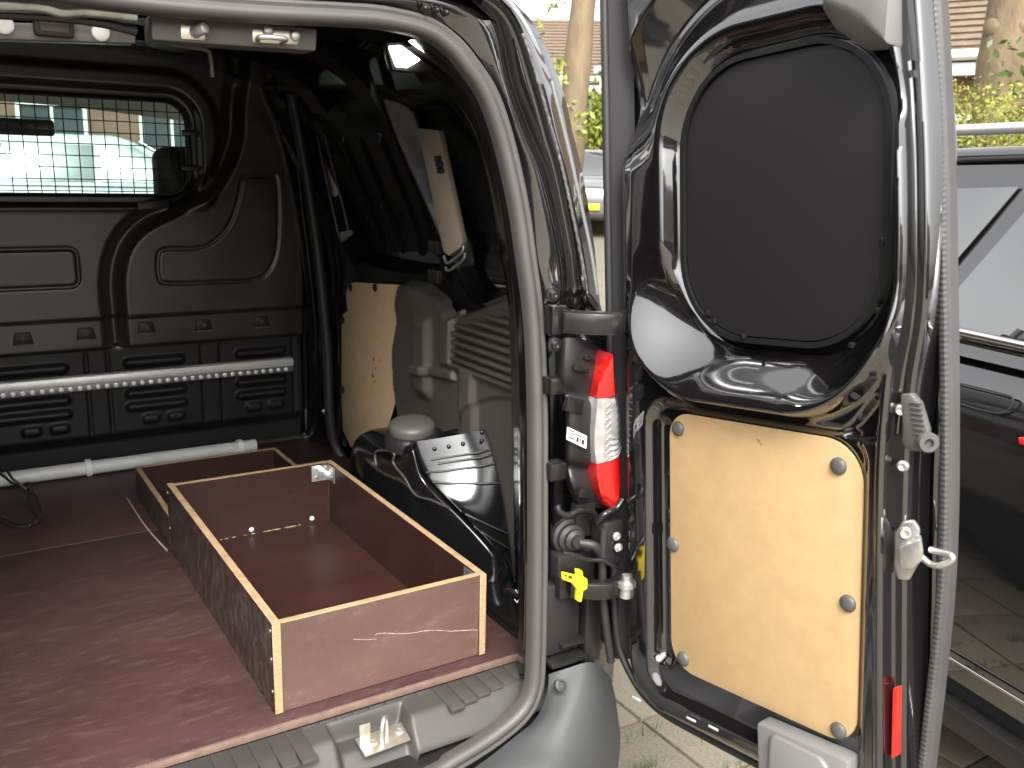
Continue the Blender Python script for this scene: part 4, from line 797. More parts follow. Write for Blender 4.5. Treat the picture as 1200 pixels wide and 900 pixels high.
MB().tube(curve([DW(*(0.6123,0.3811), .004), DW(*(0.6238,0.375), .004), DW(*(0.637,0.3774), .008), DW(*(0.6508,0.3867), .006), DW(*(0.6505,0.3933), .005), DW(*(0.6353,0.3927), .002), DW(*(0.6209,0.3924), .0)], 7), .0042, 10).build('striker_loop', STEEL, door, smooth=True)
P = [(0.5757,0.1845), (0.5853,0.1919), (0.5875,0.0924), (0.5768,0.0812)]
MB().prism(dpts(P, -.010), N * .009).build('red_reflector', REFL, door, bevel=.0018)
P = [(0.4451,1.1551), (0.4476,1.0841), (0.4683,1.0529), (0.5148,1.0178), (0.5634,1.0152), (0.5566,1.1269)]
mb = MB(); A_ = dpts(P, -.004); B_ = dpts([(0.4663,1.1467), (0.4724,1.0847), (0.5086,1.067), (0.5239,1.056), (0.5563,1.0184), (0.564,1.1219)], .030); n6 = 6
mb.add(A_ + B_, [list(range(6))[::-1], list(range(6, 12))] + [(i, (i + 1) % 6, 6 + (i + 1) % 6, 6 + i) for i in range(6)])
mb.build('upper_latch_cover', GREYP, door, bevel=.006)
P = [(0.3707,0.0577), (0.5259,0.0638), (0.5291,-0.0635), (0.377,-0.1026)]
lc = MB().prism(dpts(P, -.012), N * .034).build('lower_latch_cover', GREYP, door, bevel=.005)
P = [(0.3987,0.0483), (0.4063,0.0544), (0.4836,0.0537), (0.4977,0.0443), (0.5001,-0.0678), (0.394,-0.0893)]
MB().prism(dpts(P, .018), N * .012).build('cover_pad', GREYP, door, bevel=.006)
for q in ((0.0982,-0.0183), (0.2728,0), (0.2255,-0.0047)): MB().obox(DW(*q, .0045), U * .010, V * .002, N * .0012).build('drain_tape', pmat('pale_tape', (.45, .44, .42), .3), door, bevel=.0008)

# left rear door, swung open on the other side (out of frame; it is what the right door mirrors)
ldoor = empty('rear_door', mir(WL[door.name]), van); ldoor['label'] = 'second open rear door on the far left side'
for ch in list(door.children):
    if ch.type != 'MESH': continue
    me = ch.data.copy(); n_v = len(me.vertices); co = np.empty(n_v * 3); me.vertices.foreach_get('co', co); co = co.reshape(-1, 3); co[:, 0] *= -1
    me.vertices.foreach_set('co', co.ravel()); me.flip_normals(); me.update()
    c = WL[door.name] + np.array(ch.location); nm_ = ch.name.split('.')[0]
    link(nm_, me, ldoor, mir(c))

# ------------------------------------------------------------------ cab seen through the bulkhead window
CABL = pmat('light_cab_lining', (.42, .41, .37), .7, var=(6, .08)); CABD = pmat('dark_cab_plastic', (.03, .03, .03), .6)
loft('cab_roof', [[(-.5, y, z - .05), (CX, y, z), (1.02, y, z - .05)] for y, z in ((3.0, 1.80), (3.5, 1.80), (3.95, 1.72))], CABL, van, n=4, rn=5)
loft('cab_roof_skin', [[(-.55, y, z - .08), (CX, y, z), (1.07, y, z - .08)] for y, z in ((2.98, 1.85), (3.5, 1.84), (3.98, 1.75))], PAINT, van, n=4, rn=5)
mb = MB().add([(-.52, 3.97, 1.72), (1.04, 3.97, 1.72), (1.08, 4.78, 1.12), (-.55, 4.78, 1.12)], [(0, 1, 2, 3)]); mb.build('windscreen', WSCREEN, van)
for sx in (2 * CX - 1.06, 1.06):
    MB().tube(curve([(sx, 3.96, 1.73), (sx + .02, 4.4, 1.43), (sx + .03, 4.82, 1.10)], 6), .045, 8).build('windscreen_post', CABD, van, smooth=True)
    MB().tube(curve([(sx, 2.98, 1.76), (sx + (.04 if sx > 0 else -.04), 2.99, 1.1), (sx + (.04 if sx > 0 else -.04), 2.99, .6)], 6), .05, 8).build('cab_door_post', CABD, van, smooth=True)
    MB().box((sx - .03, 2.98, .3), (sx + .05, 4.75, 1.14)).build('cab_door', PAINT, van, bevel=.02)
    MB().add([(sx, 3.0, 1.14), (sx, 4.75, 1.14), (sx, 3.97, 1.70), (sx, 3.0, 1.74)], [(0, 1, 2, 3)]).build('cab_door_window', GLASS, van)
mb = MB().prism([(-.53, 4.2, .6), (-.53, 4.2, 1.02), (-.53, 4.35, 1.12), (-.53, 4.85, 1.08), (-.53, 4.85, .6)], (1.6, 0, 0)); mb.build('dashboard', CABD, van, bevel=.03)
loft('bonnet', [[(-.5, y, z - .12), (CX, y, z), (1.04, y, z - .12)] for y, z in ((4.8, 1.10), (5.3, .98), (5.6, .80), (5.66, .4))], PAINT, van, n=4, rn=5)
for x in (.72, -.15):
    MB().prism([(x - .24, 3.12, .75), (x - .24, 3.62, .75), (x - .24, 3.62, .88), (x - .24, 3.25, .86), (x - .24, 3.14, 1.38), (x - .24, 3.04, 1.38)], (.48, 0, 0)).build('seat', CABD, van, bevel=.04)
    MB().box((x - .12, 3.02, 1.36), (x + .12, 3.12, 1.56)).build('headrest', CABD, van, bevel=.04, seg=4)
MB().box((.20, 3.86, 1.60), (.42, 3.89, 1.66)).build('rear_view_mirror', CABD, van, bevel=.012)
for cx_, cy_ in ((1.0, 4.45), (2 * CX - 1.0, 4.45), (.98, 1.9), (2 * CX - .98, 1.9)):
    wh = empty('wheel', (cx_, cy_, .31), van)
    MB().lathe((cx_ - .1, cy_, .31), (1, 0, 0), [(.20, 0), (.29, .01), (.31, .05), (.31, .15), (.29, .19), (.20, .2)], 32).build('tyre', RUBD, wh, smooth=True)
    MB().lathe((cx_ - .08, cy_, .31), (1, 0, 0), [(.02, .03), (.19, .01), (.2, .1), (.19, .16), (.02, .14)], 24).build('rim', GREYP, wh, smooth=True)

# ------------------------------------------------------------------ storage boxes on the load floor
bx = empty('storage_box', (.615, 1.77, .602))
tag(bx, 'large open box of dark film-faced plywood with pale cut edges on the van floor', 'storage box')
Z0, Z1 = .6018, .770
def board(name, a, b, mats, parent, up=None):
    a, b = np.array(a), np.array(b); o = MB().box(a, b).build(name, mats[0], parent, bevel=.0008, seg=1)
    me = o.data; me.materials.append(mats[1]); s = b - a; th = int(np.argmin(np.abs(s)))
    idx = []
    for p in me.polygons:
        n = p.normal; k = int(np.argmax(np.abs(n))); idx.append(0 if (k == th and abs(n[k]) > .9) else 1)
    me.polygons.foreach_set('material_index', idx)
    if len(mats) > 2:
        me.materials.append(mats[2])
        for p in me.polygons:
            if p.normal[th] * mats[3] > .9: p.material_index = 2
    return o
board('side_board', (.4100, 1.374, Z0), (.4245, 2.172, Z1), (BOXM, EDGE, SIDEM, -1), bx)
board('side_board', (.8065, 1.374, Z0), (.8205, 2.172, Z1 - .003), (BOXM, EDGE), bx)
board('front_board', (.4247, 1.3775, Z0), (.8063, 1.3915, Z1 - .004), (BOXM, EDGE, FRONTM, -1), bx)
board('back_board', (.4247, 2.155, Z0), (.8063, 2.169, Z1 - .002), (BOXM, EDGE), bx)
MB().box((.4248, 1.3917, Z0), (.8062, 2.1548, Z0 + .009)).build('bottom_board', BOXM, bx)
br = empty('corner_bracket', (.79, 2.14, .75), bx)
def holes(P, n, mat, parent):
    for p in P: MB().lathe(p, n, [(.0042, -.001), (.0042, .0012), (.003, .002), (.0004, .0015)], 10).build('bracket_screw', mat, parent, smooth=True)
b1 = MB().box((.760, 2.1520, .722), (.8063, 2.1547, .764)); b1.box((.8040, 2.112, .722), (.8063, 2.1520, .764)); b1.build('bracket_plate', GALV, br, bevel=.0008)
holes([(.772, 2.152, .754), (.772, 2.152, .733), (.788, 2.152, .744), (.798, 2.152, .756)], (0, -1, 0), STEEL, br); holes([(.804, 2.13, .75), (.804, 2.13, .735)], (-1, 0, 0), STEEL, br)
b2 = MB().box((.764, 1.3917, .722), (.8063, 1.3942, .762)); b2.box((.8040, 1.3942, .722), (.8063, 1.434, .762)); b2.build('bracket_plate', GALV, bx, bevel=.0008)
for q in ((0.601,2.152,0.6227), (0.758,2.152,0.6227)): MB().lathe((q[0], 2.1548, q[2]), (0, -1, 0), [(.0062, 0), (.0060, .002), (.004, .0035), (.0004, .0038)], 14).build('screw_head', PVCW, bx, smooth=True)
for y, z in ((1.386, .752), (1.386, .700), (1.386, .64), (2.163, .75), (2.163, .66)): MB().lathe((.4098, y, z), (-1, 0, 0), [(.0035, -.001), (.0035, .0006), (.0004, .0006)], 10).build('screw_head', GALV, bx, smooth=True)
mb = MB()
for Ls in ([(0.5531,1.3772,0.7025), (0.5755,1.3772,0.6957), (0.5965,1.3772,0.6909)], [(0.595,1.3772,0.6996), (0.6065,1.3772,0.6999), (0.6532,1.3772,0.6867), (0.705,1.3772,0.6799), (0.7496,1.3772,0.6665), (0.805,1.3772,0.6547)]):
    sc = curve(Ls, 10); sc = sc + np.stack([0 * sc[:, 0], 0 * sc[:, 0], rng.normal(0, .0003, len(sc))], 1); mb.tube(sc, rng.uniform(.0002, .0007, len(sc)), 5)
mb.build('scratch', pmat('scratch_white', (.42, .37, .31), .7), bx)
mb = MB(); sc = curve([(0.523,2.154,0.6037), (0.5903,2.154,0.6082), (0.6662,2.154,0.6117), (0.7265,2.154,0.6116)], 8)
for k in range(0, len(sc) - 1): 
    if random.random() < .7: mb.tube([(sc[k][0], 2.1535, Z0 + .0096), (sc[k + 1][0], 2.1535, Z0 + .0096)], random.uniform(.0008, .002), 5)
mb.build('chipped_joint', EDGE, bx)

b2_ = empty('storage_tray', (.6, 2.38, .602))
tag(b2_, 'low plywood tray with pale edges behind the large box, near the bulkhead', 'storage tray')
board('side_board', (.4105, 2.174, Z0), (.4235, 2.600, .688), (BOXM, EDGE, SIDEM, -1), b2_)
board('side_board', (.7950, 2.174, Z0), (.8080, 2.600, .688), (BOXM, EDGE), b2_)
board('back_board', (.4237, 2.586, Z0), (.7948, 2.599, .688), (BOXM, EDGE), b2_)
MB().box((.4237, 2.174, Z0), (.7948, 2.5858, Z0 + .006)).build('bottom_board', BOXM, b2_)
mb = MB(); sc = [(.385, 2.60), (.386, 2.45), (.39, 2.32), (.402, 2.175)]
mb.tube(curve([(x, y, .6012) for x, y in sc], 10), .0016, 5); mb.build('glue_line', pmat('pale_glue', (.4, .36, .29), .6), b2_)

# ------------------------------------------------------------------ cable
cb = empty('cable', (0.1408,2.6795,0.602))
tag(cb, 'tied black cable loop lying on the van floor by the grey pipe', 'cable')
def wire(P, r, name='strand'): return MB().tube(curve(P, 8), r, 8).build(name, CABLE, cb, smooth=True)
wire([(0.039,2.7,0.791), (0.0925,2.72,0.7164), (0.1174,2.74,0.6605), (0.1358,2.7329,0.64), (0.1487,2.7266,0.625)], .0036)
wire([(0.0333,2.68,0.7389), (0.0889,2.7,0.6891), (0.1177,2.7753,0.635), (0.1382,2.7481,0.63), (0.1545,2.7491,0.622)], .0036)
wire([(0.1541,2.7428,0.624), (0.1712,2.69,0.608), (0.1727,2.5754,0.6065), (0.1657,2.5233,0.6065), (0.1454,2.4939,0.6065), (0.134,2.491,0.612)], .0046)
wire([(0.1492,2.7359,0.622), (0.1489,2.6717,0.608), (0.1574,2.5837,0.6065), (0.1644,2.5275,0.61), (0.1518,2.4946,0.612)], .0042)
wire([(0.0212,2.6881,0.606), (0.0748,2.5897,0.6055), (0.1021,2.5339,0.6055), (0.1319,2.4933,0.607)], .0036)
wire([(0.0201,2.6601,0.606), (0.0732,2.5632,0.6055), (0.0998,2.502,0.6055), (0.129,2.4817,0.607)], .0036)
wire([(0.1351,2.5318,0.607), (0.1364,2.4686,0.617), (0.128,2.4692,0.607)], .0034, 'cable_tie')
wire([(0.1425,2.7473,0.632), (0.1568,2.7313,0.642), (0.16,2.7059,0.632), (0.148,2.7304,0.614), (0.1424,2.7604,0.618), (0.1553,2.7243,0.632)], .0036, 'knot')
wire([(0.148,2.7801,0.616), (0.1583,2.7263,0.616), (0.1466,2.7009,0.626), (0.1411,2.7354,0.626)], .0032, 'knot')

# ------------------------------------------------------------------ cars
TYRE = RUBD; RIM = pmat('alloy_rim', (.35, .35, .35), .3, metal=.8); HEAD = pmat('headlamp', (.7, .72, .74), .08, coat=1, metal=.4); CHROME = pmat('chrome', (.75, .75, .74), .12, metal=1)
RAILM = pmat('satin_silver_rail', (.6, .6, .59), .3, metal=.6)
def make_car(name, label, cat, loc, heading, paint, L=4.4, W=1.8, HR=1.5, belt=.98, hood=.90, plate=PLATEY, van_=False, group=None, glass=TGLASS, rails=False, rear_plate_z=.75, cp=0.0):
    # heading: direction of the front, radians clockwise from +Y
    f = np.array((math.sin(heading), math.cos(heading), 0)); l = np.array((-f[1], f[0], 0)); o = np.array(loc, float)
    K = lambda s, t, z: o + f * s + l * t + np.array((0, 0, z))
    root = empty(name, loc); tag(root, label, cat, group)
    hw = W / 2
    ST = [(-.5, .84, .38, belt - .12), (-.488, .92, .30, belt - .02), (-.44, .985, .24, belt), (-.25, 1, .22, belt + .01), (0, 1, .21, belt), (.2, 1, .21, belt - .01), (.27, .99, .22, belt - .04), (.38, .975, .23, hood), (.45, .93, .25, hood - .06), (.485, .86, .30, hood - .16), (.5, .76, .36, hood - .30)]
    G = []
    for s, k, zb, zt in ST:
        w = hw * k; hgt = zt - zb
        hf = [(.0, zb), (.80 * w, zb), (.95 * w, zb + .06), (.985 * w, zb + .18), (w, zb + hgt * .55), (.992 * w, zb + hgt * .80), (.965 * w, zb + hgt * .93), (.90 * w, zt), (.5 * w, zt + .015), (0, zt + .02)]
        rw = [K(s * L, t, z) for t, z in hf] + [K(s * L, -t, z) for t, z in hf[::-1][1:-1]]
        G.append(rw + [rw[0]])
    R2 = np.stack([curve(np.array(G)[:, j], 4) for j in range(len(G[0]))], 1)
    n, m = R2.shape[:2]; idx = np.arange(n * m).reshape(n, m)
    F = np.stack([idx[:-1, :-1], idx[1:, :-1], idx[1:, 1:], idx[:-1, 1:]], -1).reshape(-1, 4).tolist() + [idx[0].tolist(), idx[-1].tolist()[::-1]]
    mesh('body', R2.reshape(-1, 3), F, paint, root, smooth=True, autos=45)
    if van_: SP = [(-.485, belt - .01), (-.478, HR - .10), (-.46, HR), (.20, HR), (.35, belt + .02), (.42, belt - .06)]
    else: SP = [(-.478, belt - .01), (-.42, HR - .13), (-.385, HR - .03), (-.22, HR + .0), (-.02, HR), (.09, HR - .05), (.265, belt - .02)]
    def tw(z): return hw * (.955 - .23 * max(0, (z - belt)) / (HR - belt)) if not van_ else hw * (.97 - .07 * max(0, (z - belt)) / (HR - belt))
    sp = curve(SP, 5); nn = len(sp)
    A = [K(s * L, tw(z), z) for s, z in sp]; B = [K(s * L, -tw(z), z) for s, z in sp]
    mesh('cabin', A + B, [list(range(nn))[::-1], list(range(nn, 2 * nn))] + [(i, i + 1, nn + i + 1, nn + i) for i in range(nn - 1)], paint, root, bevel=.03, seg=3)
    # glass
    zt = HR - .10; zb = belt + .025
    def pane(nm, pts, side):
        P = [K(s * L, side * (tw(z) + .004), z) for s, z in pts]; MB().prism(P, l * side * .006).build(nm, glass, root, bevel=.0015)
    def xs(z, front):          # slope of screen / tail at height z
        q = [p for p in SP]; 
        return None
    for side in (1, -1):
        if van_:
            pane('side_window', [(.12, zb), (.32, zb), (.215, zt), (.12, zt)], side)
        else:
            pane('side_window', [(.02, zb), (.21, zb), (.095, zt), (.025, zt)], side)
            pane('side_window', [(-.19 + cp, zb), (.005, zb), (.01, zt), (-.155 + cp, zt)], side)
            pane('side_window', [(-.385, zb + .02), (-.205 + cp, zb), (-.17 + cp, zt), (-.33, zt - .02)], side)
        MB().box((-.09, -.05, -.06), (.09, .05, .06)).build('wing_mirror', paint if not van_ else RUBD, root, bevel=.03, seg=3).location = tuple(K(.2 * L if not van_ else .31 * L, side * (hw + .07), belt + .08) - WL[root.name])
        for s in (.31, -.31):
            c = K(s * L, side * (hw - .11), .32); wh = empty('wheel', c, root); ax = l * side
            MB().lathe(c - ax * .1, ax, [(.2, 0), (.30, .01), (.32, .04), (.32, .17), (.30, .2), (.22, .205)], 28).build('tyre', TYRE, wh, smooth=True)
            MB().lathe(c - ax * .1, ax, [(.22, .02), (.22, .19), (.20, .205), (.12, .17), (.03, .19), (.0005, .19)], 20).build('rim', RIM, wh, smooth=True, autos=30)
        def onface(s, t, z): return K(s * L, side * t * hw, z)
        P = [onface(.468, .62, hood - .20), onface(.462, .88, hood - .18), onface(.44, .96, hood - .13), onface(.452, .90, hood - .07), onface(.474, .60, hood - .13)]
        MB().prism(P, f * .06).build('headlight', HEAD, root, bevel=.008)
        zz = belt - .10
        P = [onface(-.497, .62, zz), onface(-.484, .95, zz), onface(-.484, .95, zz + (.12 if not van_ else .5)), onface(-.493, .66, zz + (.10 if not van_ else .5))]
        MB().prism(P, -f * .04).build('rear_light', RED, root, bevel=.008)
    if not van_:
        w0 = [K(.25 * L, t * tw(belt) * .9, belt + .02) for t in (1, -1)]; w1 = [K(.105 * L, t * tw(zt) * .86, HR - .055) for t in (-1, 1)]
        MB().prism(w0 + w1, (f * .6 + np.array((0, 0, .8))) * .02).build('windscreen', glass, root, bevel=.004)
        w0 = [K(-.468 * L, t * tw(belt) * .82, belt + .06) for t in (1, -1)]; w1 = [K(-.427 * L, t * tw(zt) * .8, HR - .15) for t in (-1, 1)]
        MB().prism(w0 + w1, -f * .03).build('rear_window', glass, root, bevel=.004)
    else:
        w0 = [K(.347 * L, t * hw * .86, belt + .06) for t in (1, -1)]; w1 = [K(.21 * L, t * hw * .82, HR - .08) for t in (-1, 1)]
        MB().prism(w0 + w1, (f * .7 + np.array((0, 0, .7))) * .02).build('windscreen', glass, root, bevel=.004)
        for t in (.46, -.46):
            P = [K(-.482 * L, t * hw - .3 * hw, belt + .12), K(-.482 * L, t * hw + .3 * hw, belt + .12), K(-.479 * L, t * hw + .28 * hw, HR - .28), K(-.479 * L, t * hw - .28 * hw, HR - .28)]
            MB().prism(P, -f * .02).build('rear_window', glass, root, bevel=.004)
    MB().prism([K(.492 * L, t * hw, z) for t, z in ((.34, .52), (-.34, .52), (-.42, .66), (.42, .66))], f * .03).build('grille', RUBD, root, bevel=.006)
    MB().prism([K(.474 * L, t * hw, z) for t, z in ((.5, hood - .19), (-.5, hood - .19), (-.5, hood - .12), (.5, hood - .12))], f * .05).build('upper_grille', RUBD, root, bevel=.006)
    MB().prism([K(.505 * L, t, z) for t, z in ((.26, .42), (-.26, .42), (-.26, .53), (.26, .53))], f * .02).build('number_plate', plate, root, bevel=.002)
    MB().prism([K(-.503 * L, t, z) for t, z in ((.26, rear_plate_z), (-.26, rear_plate_z), (-.26, rear_plate_z + .11), (.26, rear_plate_z + .11))], -f * .02).build('number_plate', plate, root, bevel=.002)
    if rails:
        for side in (1, -1):
            P = curve([K(-.40 * L, side * hw * .76, HR - .02), K(-.37 * L, side * hw * .765, HR + .03), K(-.2 * L, side * hw * .77, HR + .035), K(.0 * L, side * hw * .77, HR + .03), K(.06 * L, side * hw * .765, HR - .0)], 6)
            MB().tube(P, .014, 12).build('roof_rail', RAILM, root, smooth=True)
    return root, K
# black estate car beside the van: front towards the camera, its flank 0.9 m from the open door
yaw = math.radians(10); Fd = np.array((math.sin(yaw), math.cos(yaw), 0)); Nd = np.array((math.cos(yaw), -math.sin(yaw), 0)); P0 = np.array((1.95, 1.0, 0))
ctr = P0 + Nd * .91 - Fd * .75
suv, KS = make_car('parked_car', 'glossy black estate car parked beside the open van door', 'car', tuple(ctr), yaw + math.pi, CARP, L=4.6, W=1.82, HR=1.60, belt=1.12, hood=1.0, rails=True, glass=TGLASS, cp=-.055)
def cw(sz, off): return P0 + Fd * sz[0] + Nd * off + np.array((0, 0, sz[1]))
def strip(name, A, off, r, mat): return MB().tube(curve([cw(a, off) for a in A], 6), r, 8).build(name, mat, suv, smooth=True)
strip('belt_trim', [(1.05, 1.172), (.3, 1.165), (-.6, 1.150), (-1.4, 1.130), (-1.95, 1.105)], .030, .010, CHROME)
strip('lower_trim', [(.30, .392), (-.4, .390), (-1.2, .388), (-1.55, .386)], -.001, .004, CHROME)
strip('roof_seam', [(.95, 1.545), (.5, 1.562), (.1, 1.568), (-.6, 1.566), (-1.0, 1.545)], .228, .006, RUBD)
fl_ = curve([(0.2106,1.0489), (0.0992,1.0502), (0.072,1.045), (0.0803,1.0159), (0.1139,1.0035), (0.203,1.0017), (0.2855,1.0114), (0.2856,1.045)], 5, True)
MB().tube([cw(p, .012) for p in fl_], .0022, 6, closed=True).build('fuel_flap_seam', RUBD, suv, smooth=True)
MB().prism([cw(p, .0) for p in ((.25, .275), (-1.6, .275), (-1.62, .215), (.27, .215))], Nd * .05).build('sill_trim', BLKP, suv, bevel=.006)

MB().prism([cw(p, -.004) for p in ((0.0338,0.9701), (0.0089,0.9713), (0.0061,0.9549), (0.0294,0.9559))], Nd * .03).build('side_marker_light', REFL, suv, bevel=.003)
SILV = pmat('silver_car_paint', (.20, .20, .195), .25, metal=.3, coat=.6); DARKC = pmat('dark_blue_car_paint', (.03, .035, .045), .2, coat=1); WHITEP = pmat('white_van_paint', (.30, .32, .305), .3, coat=.6)
p = (9.9802,13.5,1.1842); make_car('parked_car', 'silver car with yellow number plate, seen between van and open door', 'car', (p[0] + 1.26, 15.3, float(GY(15.3))), math.radians(215), SILV, HR=1.52, belt=1.0, hood=.95)
p = (15.238,20.5,1.6551); make_car('parked_car', 'dark car behind the silver car under the trees', 'car', (p[0] - .3, 21.0, float(GY(21.0))), math.radians(300), DARKC, HR=1.5)
make_car('parked_car', 'white car parked crosswise ahead, seen through the bulkhead window', 'car', (1.5, 11.0, float(GY(11.0))), math.radians(97), WHITEP, L=4.5, W=1.8, HR=1.48, belt=1.0, hood=.95)

# ------------------------------------------------------------------ houses
BRICK = pmat('red_brown_brick', (.15, .085, .06), .85, var=(3, .15), bump=(60, .4, .004)); TILE = pmat('brown_roof_tile', (.145, .105, .07), .75, var=(5, .2), bump=(40, .4, .01)); WHT = pmat('white_frame', (.6, .6, .58), .5); HGL = pmat('house_glass', (.05, .06, .065), .04, ior=1.9)
def house(label, c, ang, Wd, dp, eave, ridge, cols, tc=20):
    f = np.array((math.sin(ang), math.cos(ang), 0)); l = np.array((f[1], -f[0], 0)); o = np.array(c, float); K = lambda s, t, z: o + l * s + f * t + np.array((0, 0, z))   # f points away from the front
    r = empty('house', c); tag(r, label, 'house', None)
    h = Wd / 2
    P = [K(0, 0, 0), K(0, 0, eave), K(0, dp / 2, ridge), K(0, dp, eave), K(0, dp, 0)]
    MB().prism([p - l * h for p in P], l * Wd).build('wall', BRICK, r)
    e1 = K(0, -.35, eave - .12); e2 = K(0, dp / 2, ridge + .12); dirv = (e2 - e1) / tc
    up = np.cross(l, dirv); up /= np.linalg.norm(up); up *= -1 if up[2] < 0 else 1
    mb = MB()
    for k in range(tc):
        a = e1 + dirv * k; b = a + dirv * 1.12
        Q = [a - l * (h + .2) + up * .075, a + l * (h + .2) + up * .075, b + l * (h + .2) + up * .03, b - l * (h + .2) + up * .03]
        mb.prism(Q, -up * .05)
    for k in range(tc):
        e3 = K(0, dp + .35, eave - .12); d2 = (e2 - e3) / tc; u2 = np.array((-up[0], -up[1], up[2]))
        a = e3 + d2 * k; b = a + d2 * 1.12; mb.prism([a - l * (h + .2) + u2 * .075, b - l * (h + .2) + u2 * .03, b + l * (h + .2) + u2 * .03, a + l * (h + .2) + u2 * .075], -u2 * .05)
    rf = mb.build('roof', TILE, r)
    MB().tube([e1 - l * (h + .2) + np.array((0, 0, .02)), e1 + l * (h + .2) + np.array((0, 0, .02))], .09, 8).build('gutter', WHT, r, smooth=True)
    q0 = K(0, -.2, eave - .32); MB().obox(q0, l * (h + .1), f * .12, (0, 0, .10)).build('fascia', WHT, r)
    for s, z0, w, hh in cols:
        fr = MB(); a = K(s, -.06, z0)
        for ds, dz, sw, sh in ((0, -hh / 2, w / 2 + .05, .05), (0, hh / 2, w / 2 + .05, .05), (-w / 2, 0, .05, hh / 2), (w / 2, 0, .05, hh / 2), (0, 0, .035, hh / 2)): fr.obox(a + l * ds + np.array((0, 0, dz)), l * sw, f * .05, (0, 0, sh))
        wi = fr.build('window', WHT, r); MB().obox(a + f * .02, l * w / 2, f * .01, (0, 0, hh / 2)).build('pane', HGL, wi)
    MB().obox(K(h * .4, dp / 2, ridge + .5), l * .35, f * .3, (0, 0, .6)).build('chimney', BRICK, r)
    return r
a1 = math.radians(37); p = np.array((15.1172,21,3.4457)); house('brick house with brown tiled roof behind the tree trunk', (p[0], 21.0, 1.0 + 0 * p[2]), a1, 16, 8, 3.1, 5.0, [(-5, 1.9, 1.4, 1.3), (-2, 1.9, 1.4, 1.3), (-.2, 2.2, 1.2, 1.0), (1.4, 2.2, 1.2, 1.0), (4, 1.9, 1.4, 1.3), (6.5, 1.9, 1.4, 1.3)], 18)
a2 = math.radians(64); p = np.array((15.5,9.7707,3.5964)); house('brick house with brown tiled roof above the hedge on the right', (p[0], p[1], .15), a2, 14, 8, float(p[2]) + .0, float(p[2]) + 3.2, [(-3, 1.8, 1.6, 1.4), (0, 1.8, 1.6, 1.4), (3, 1.8, 1.6, 1.4)], 26)
house('brown brick house ahead, seen through the bulkhead window', (3.0, 28, 1.0), math.radians(6), 26, 8, 3.0, 6.0, [(s, 1.4, 1.6, 1.3) for s in (-9, -6, -3, 0, 3, 6, 9)], 22)
house('brick house standing across the street behind the camera', (-6.0, -46, 0), math.radians(195), 40, 8, 5.2, 8.5, [(s, z, 1.6, 1.4) for s in (-12, -8, -4, 0, 4, 8, 12) for z in (1.6, 4.0)], 22)

# ------------------------------------------------------------------ trees and hedges
BARK = pmat('pale_bark', (.16, .118, .07), .9, var=(9, .25), bump=(30, .6, .02), stretch=(1, 1, .35))
LEAF = pmat('spring_leaf', (.17, .215, .03), .55, var=(3, .35)); LEAFY = pmat('yellow_green_leaf', (.20, .215, .025), .55, var=(4, .35)); LEAFD = pmat('dark_leaf', (.07, .11, .02), .55, var=(3, .35))
for m_ in (LEAF, LEAFY, LEAFD):
    bs = m_.node_tree.nodes['Principled BSDF']; bs.inputs['Subsurface Weight'].default_value = 0.0
def leafmesh(name, clumps, n, size, mat, parent):
    V = []; F = []
    for (c, rad) in clumps:
        k = int(n * (rad[0] * rad[1] * rad[2]) ** .67)
        d = rng.normal(size=(k, 3)); d /= np.linalg.norm(d, axis=1)[:, None]; rr = rng.uniform(.35, 1.05, (k, 1)) ** .6
        P = np.array(c) + d * rr * np.array(rad) + rng.normal(0, .03, (k, 3))
        a = rng.normal(size=(k, 3)); a /= np.linalg.norm(a, axis=1)[:, None]; b = rng.normal(size=(k, 3)); b -= a * (a * b).sum(1)[:, None]; b /= np.linalg.norm(b, axis=1)[:, None]
        s = size * rng.uniform(.6, 1.3, (k, 1)); o = len(V)
        Q = np.stack([P - a * s, P + b * s * .45, P + a * s, P - b * s * .45], 1).reshape(-1, 3)
        V += Q.tolist(); F += [(o + 4 * i, o + 4 * i + 1, o + 4 * i + 2, o + 4 * i + 3) for i in range(k)]
    return mesh(name, V, F, mat, parent)
def tree(label, base, lean, r0, htop, crown, leaf, n, size, limbs=6, group='trees beyond the van'):
    b = np.array(base, float); t = empty('tree', base); tag(t, label, 'tree', None)
    zz = np.linspace(0, htop, 26); P = np.array([b + (lean[0] * z / htop + .04 * math.sin(z * 1.3), lean[1] * z / htop, z) for z in zz])
    R = r0 * (1.0 - .55 * zz / htop) * (1 + .5 * np.exp(-zz * 2.5)) * (1 + .05 * np.sin(zz * 5.3))
    mb = MB(); mb.tube(P, R, 14)
    for k in range(10):
        i = int(random.uniform(4, 20)); a = random.uniform(0, 6.28); mb.lathe(P[i] + np.array((math.cos(a), math.sin(a), 0)) * R[i] * .9, (math.cos(a), math.sin(a), .2), [(R[i] * .45, 0), (R[i] * .3, R[i] * .18), (.001, R[i] * .2)], 8)
    for k in range(limbs):
        i = int(12 + (k + 1) * 12 / limbs); i = min(i, 25); a = k * 2.4; c = np.array(crown[k % len(crown)][0]); s = P[i]; mid = (s + c) / 2 + (0, 0, .4)
        mb.tube(curve([s, mid, c], 5), np.linspace(R[i] * .55, .02, 11), 7)
    mb.build('trunk', BARK, t, smooth=True)
    leafmesh('crown', crown, n, size, leaf, t); return t
def blob(c, r, n, sc=1.0):
    out = []
    for k in range(n):
        d = rng.normal(size=3); d /= np.linalg.norm(d); q = np.array(c) + d * r * rng.uniform(.2, 1); s = rng.uniform(.35, .7) * sc; out.append((q, (s, s, s * .8)))
    return out
p = np.array((7.0868,10,1.9123)); pt = np.array((7.3322,10,4.0761)); g0 = float(GY(10.0))
k = (pt[0] - p[0]) / (pt[2] - p[2]) * (7.5)
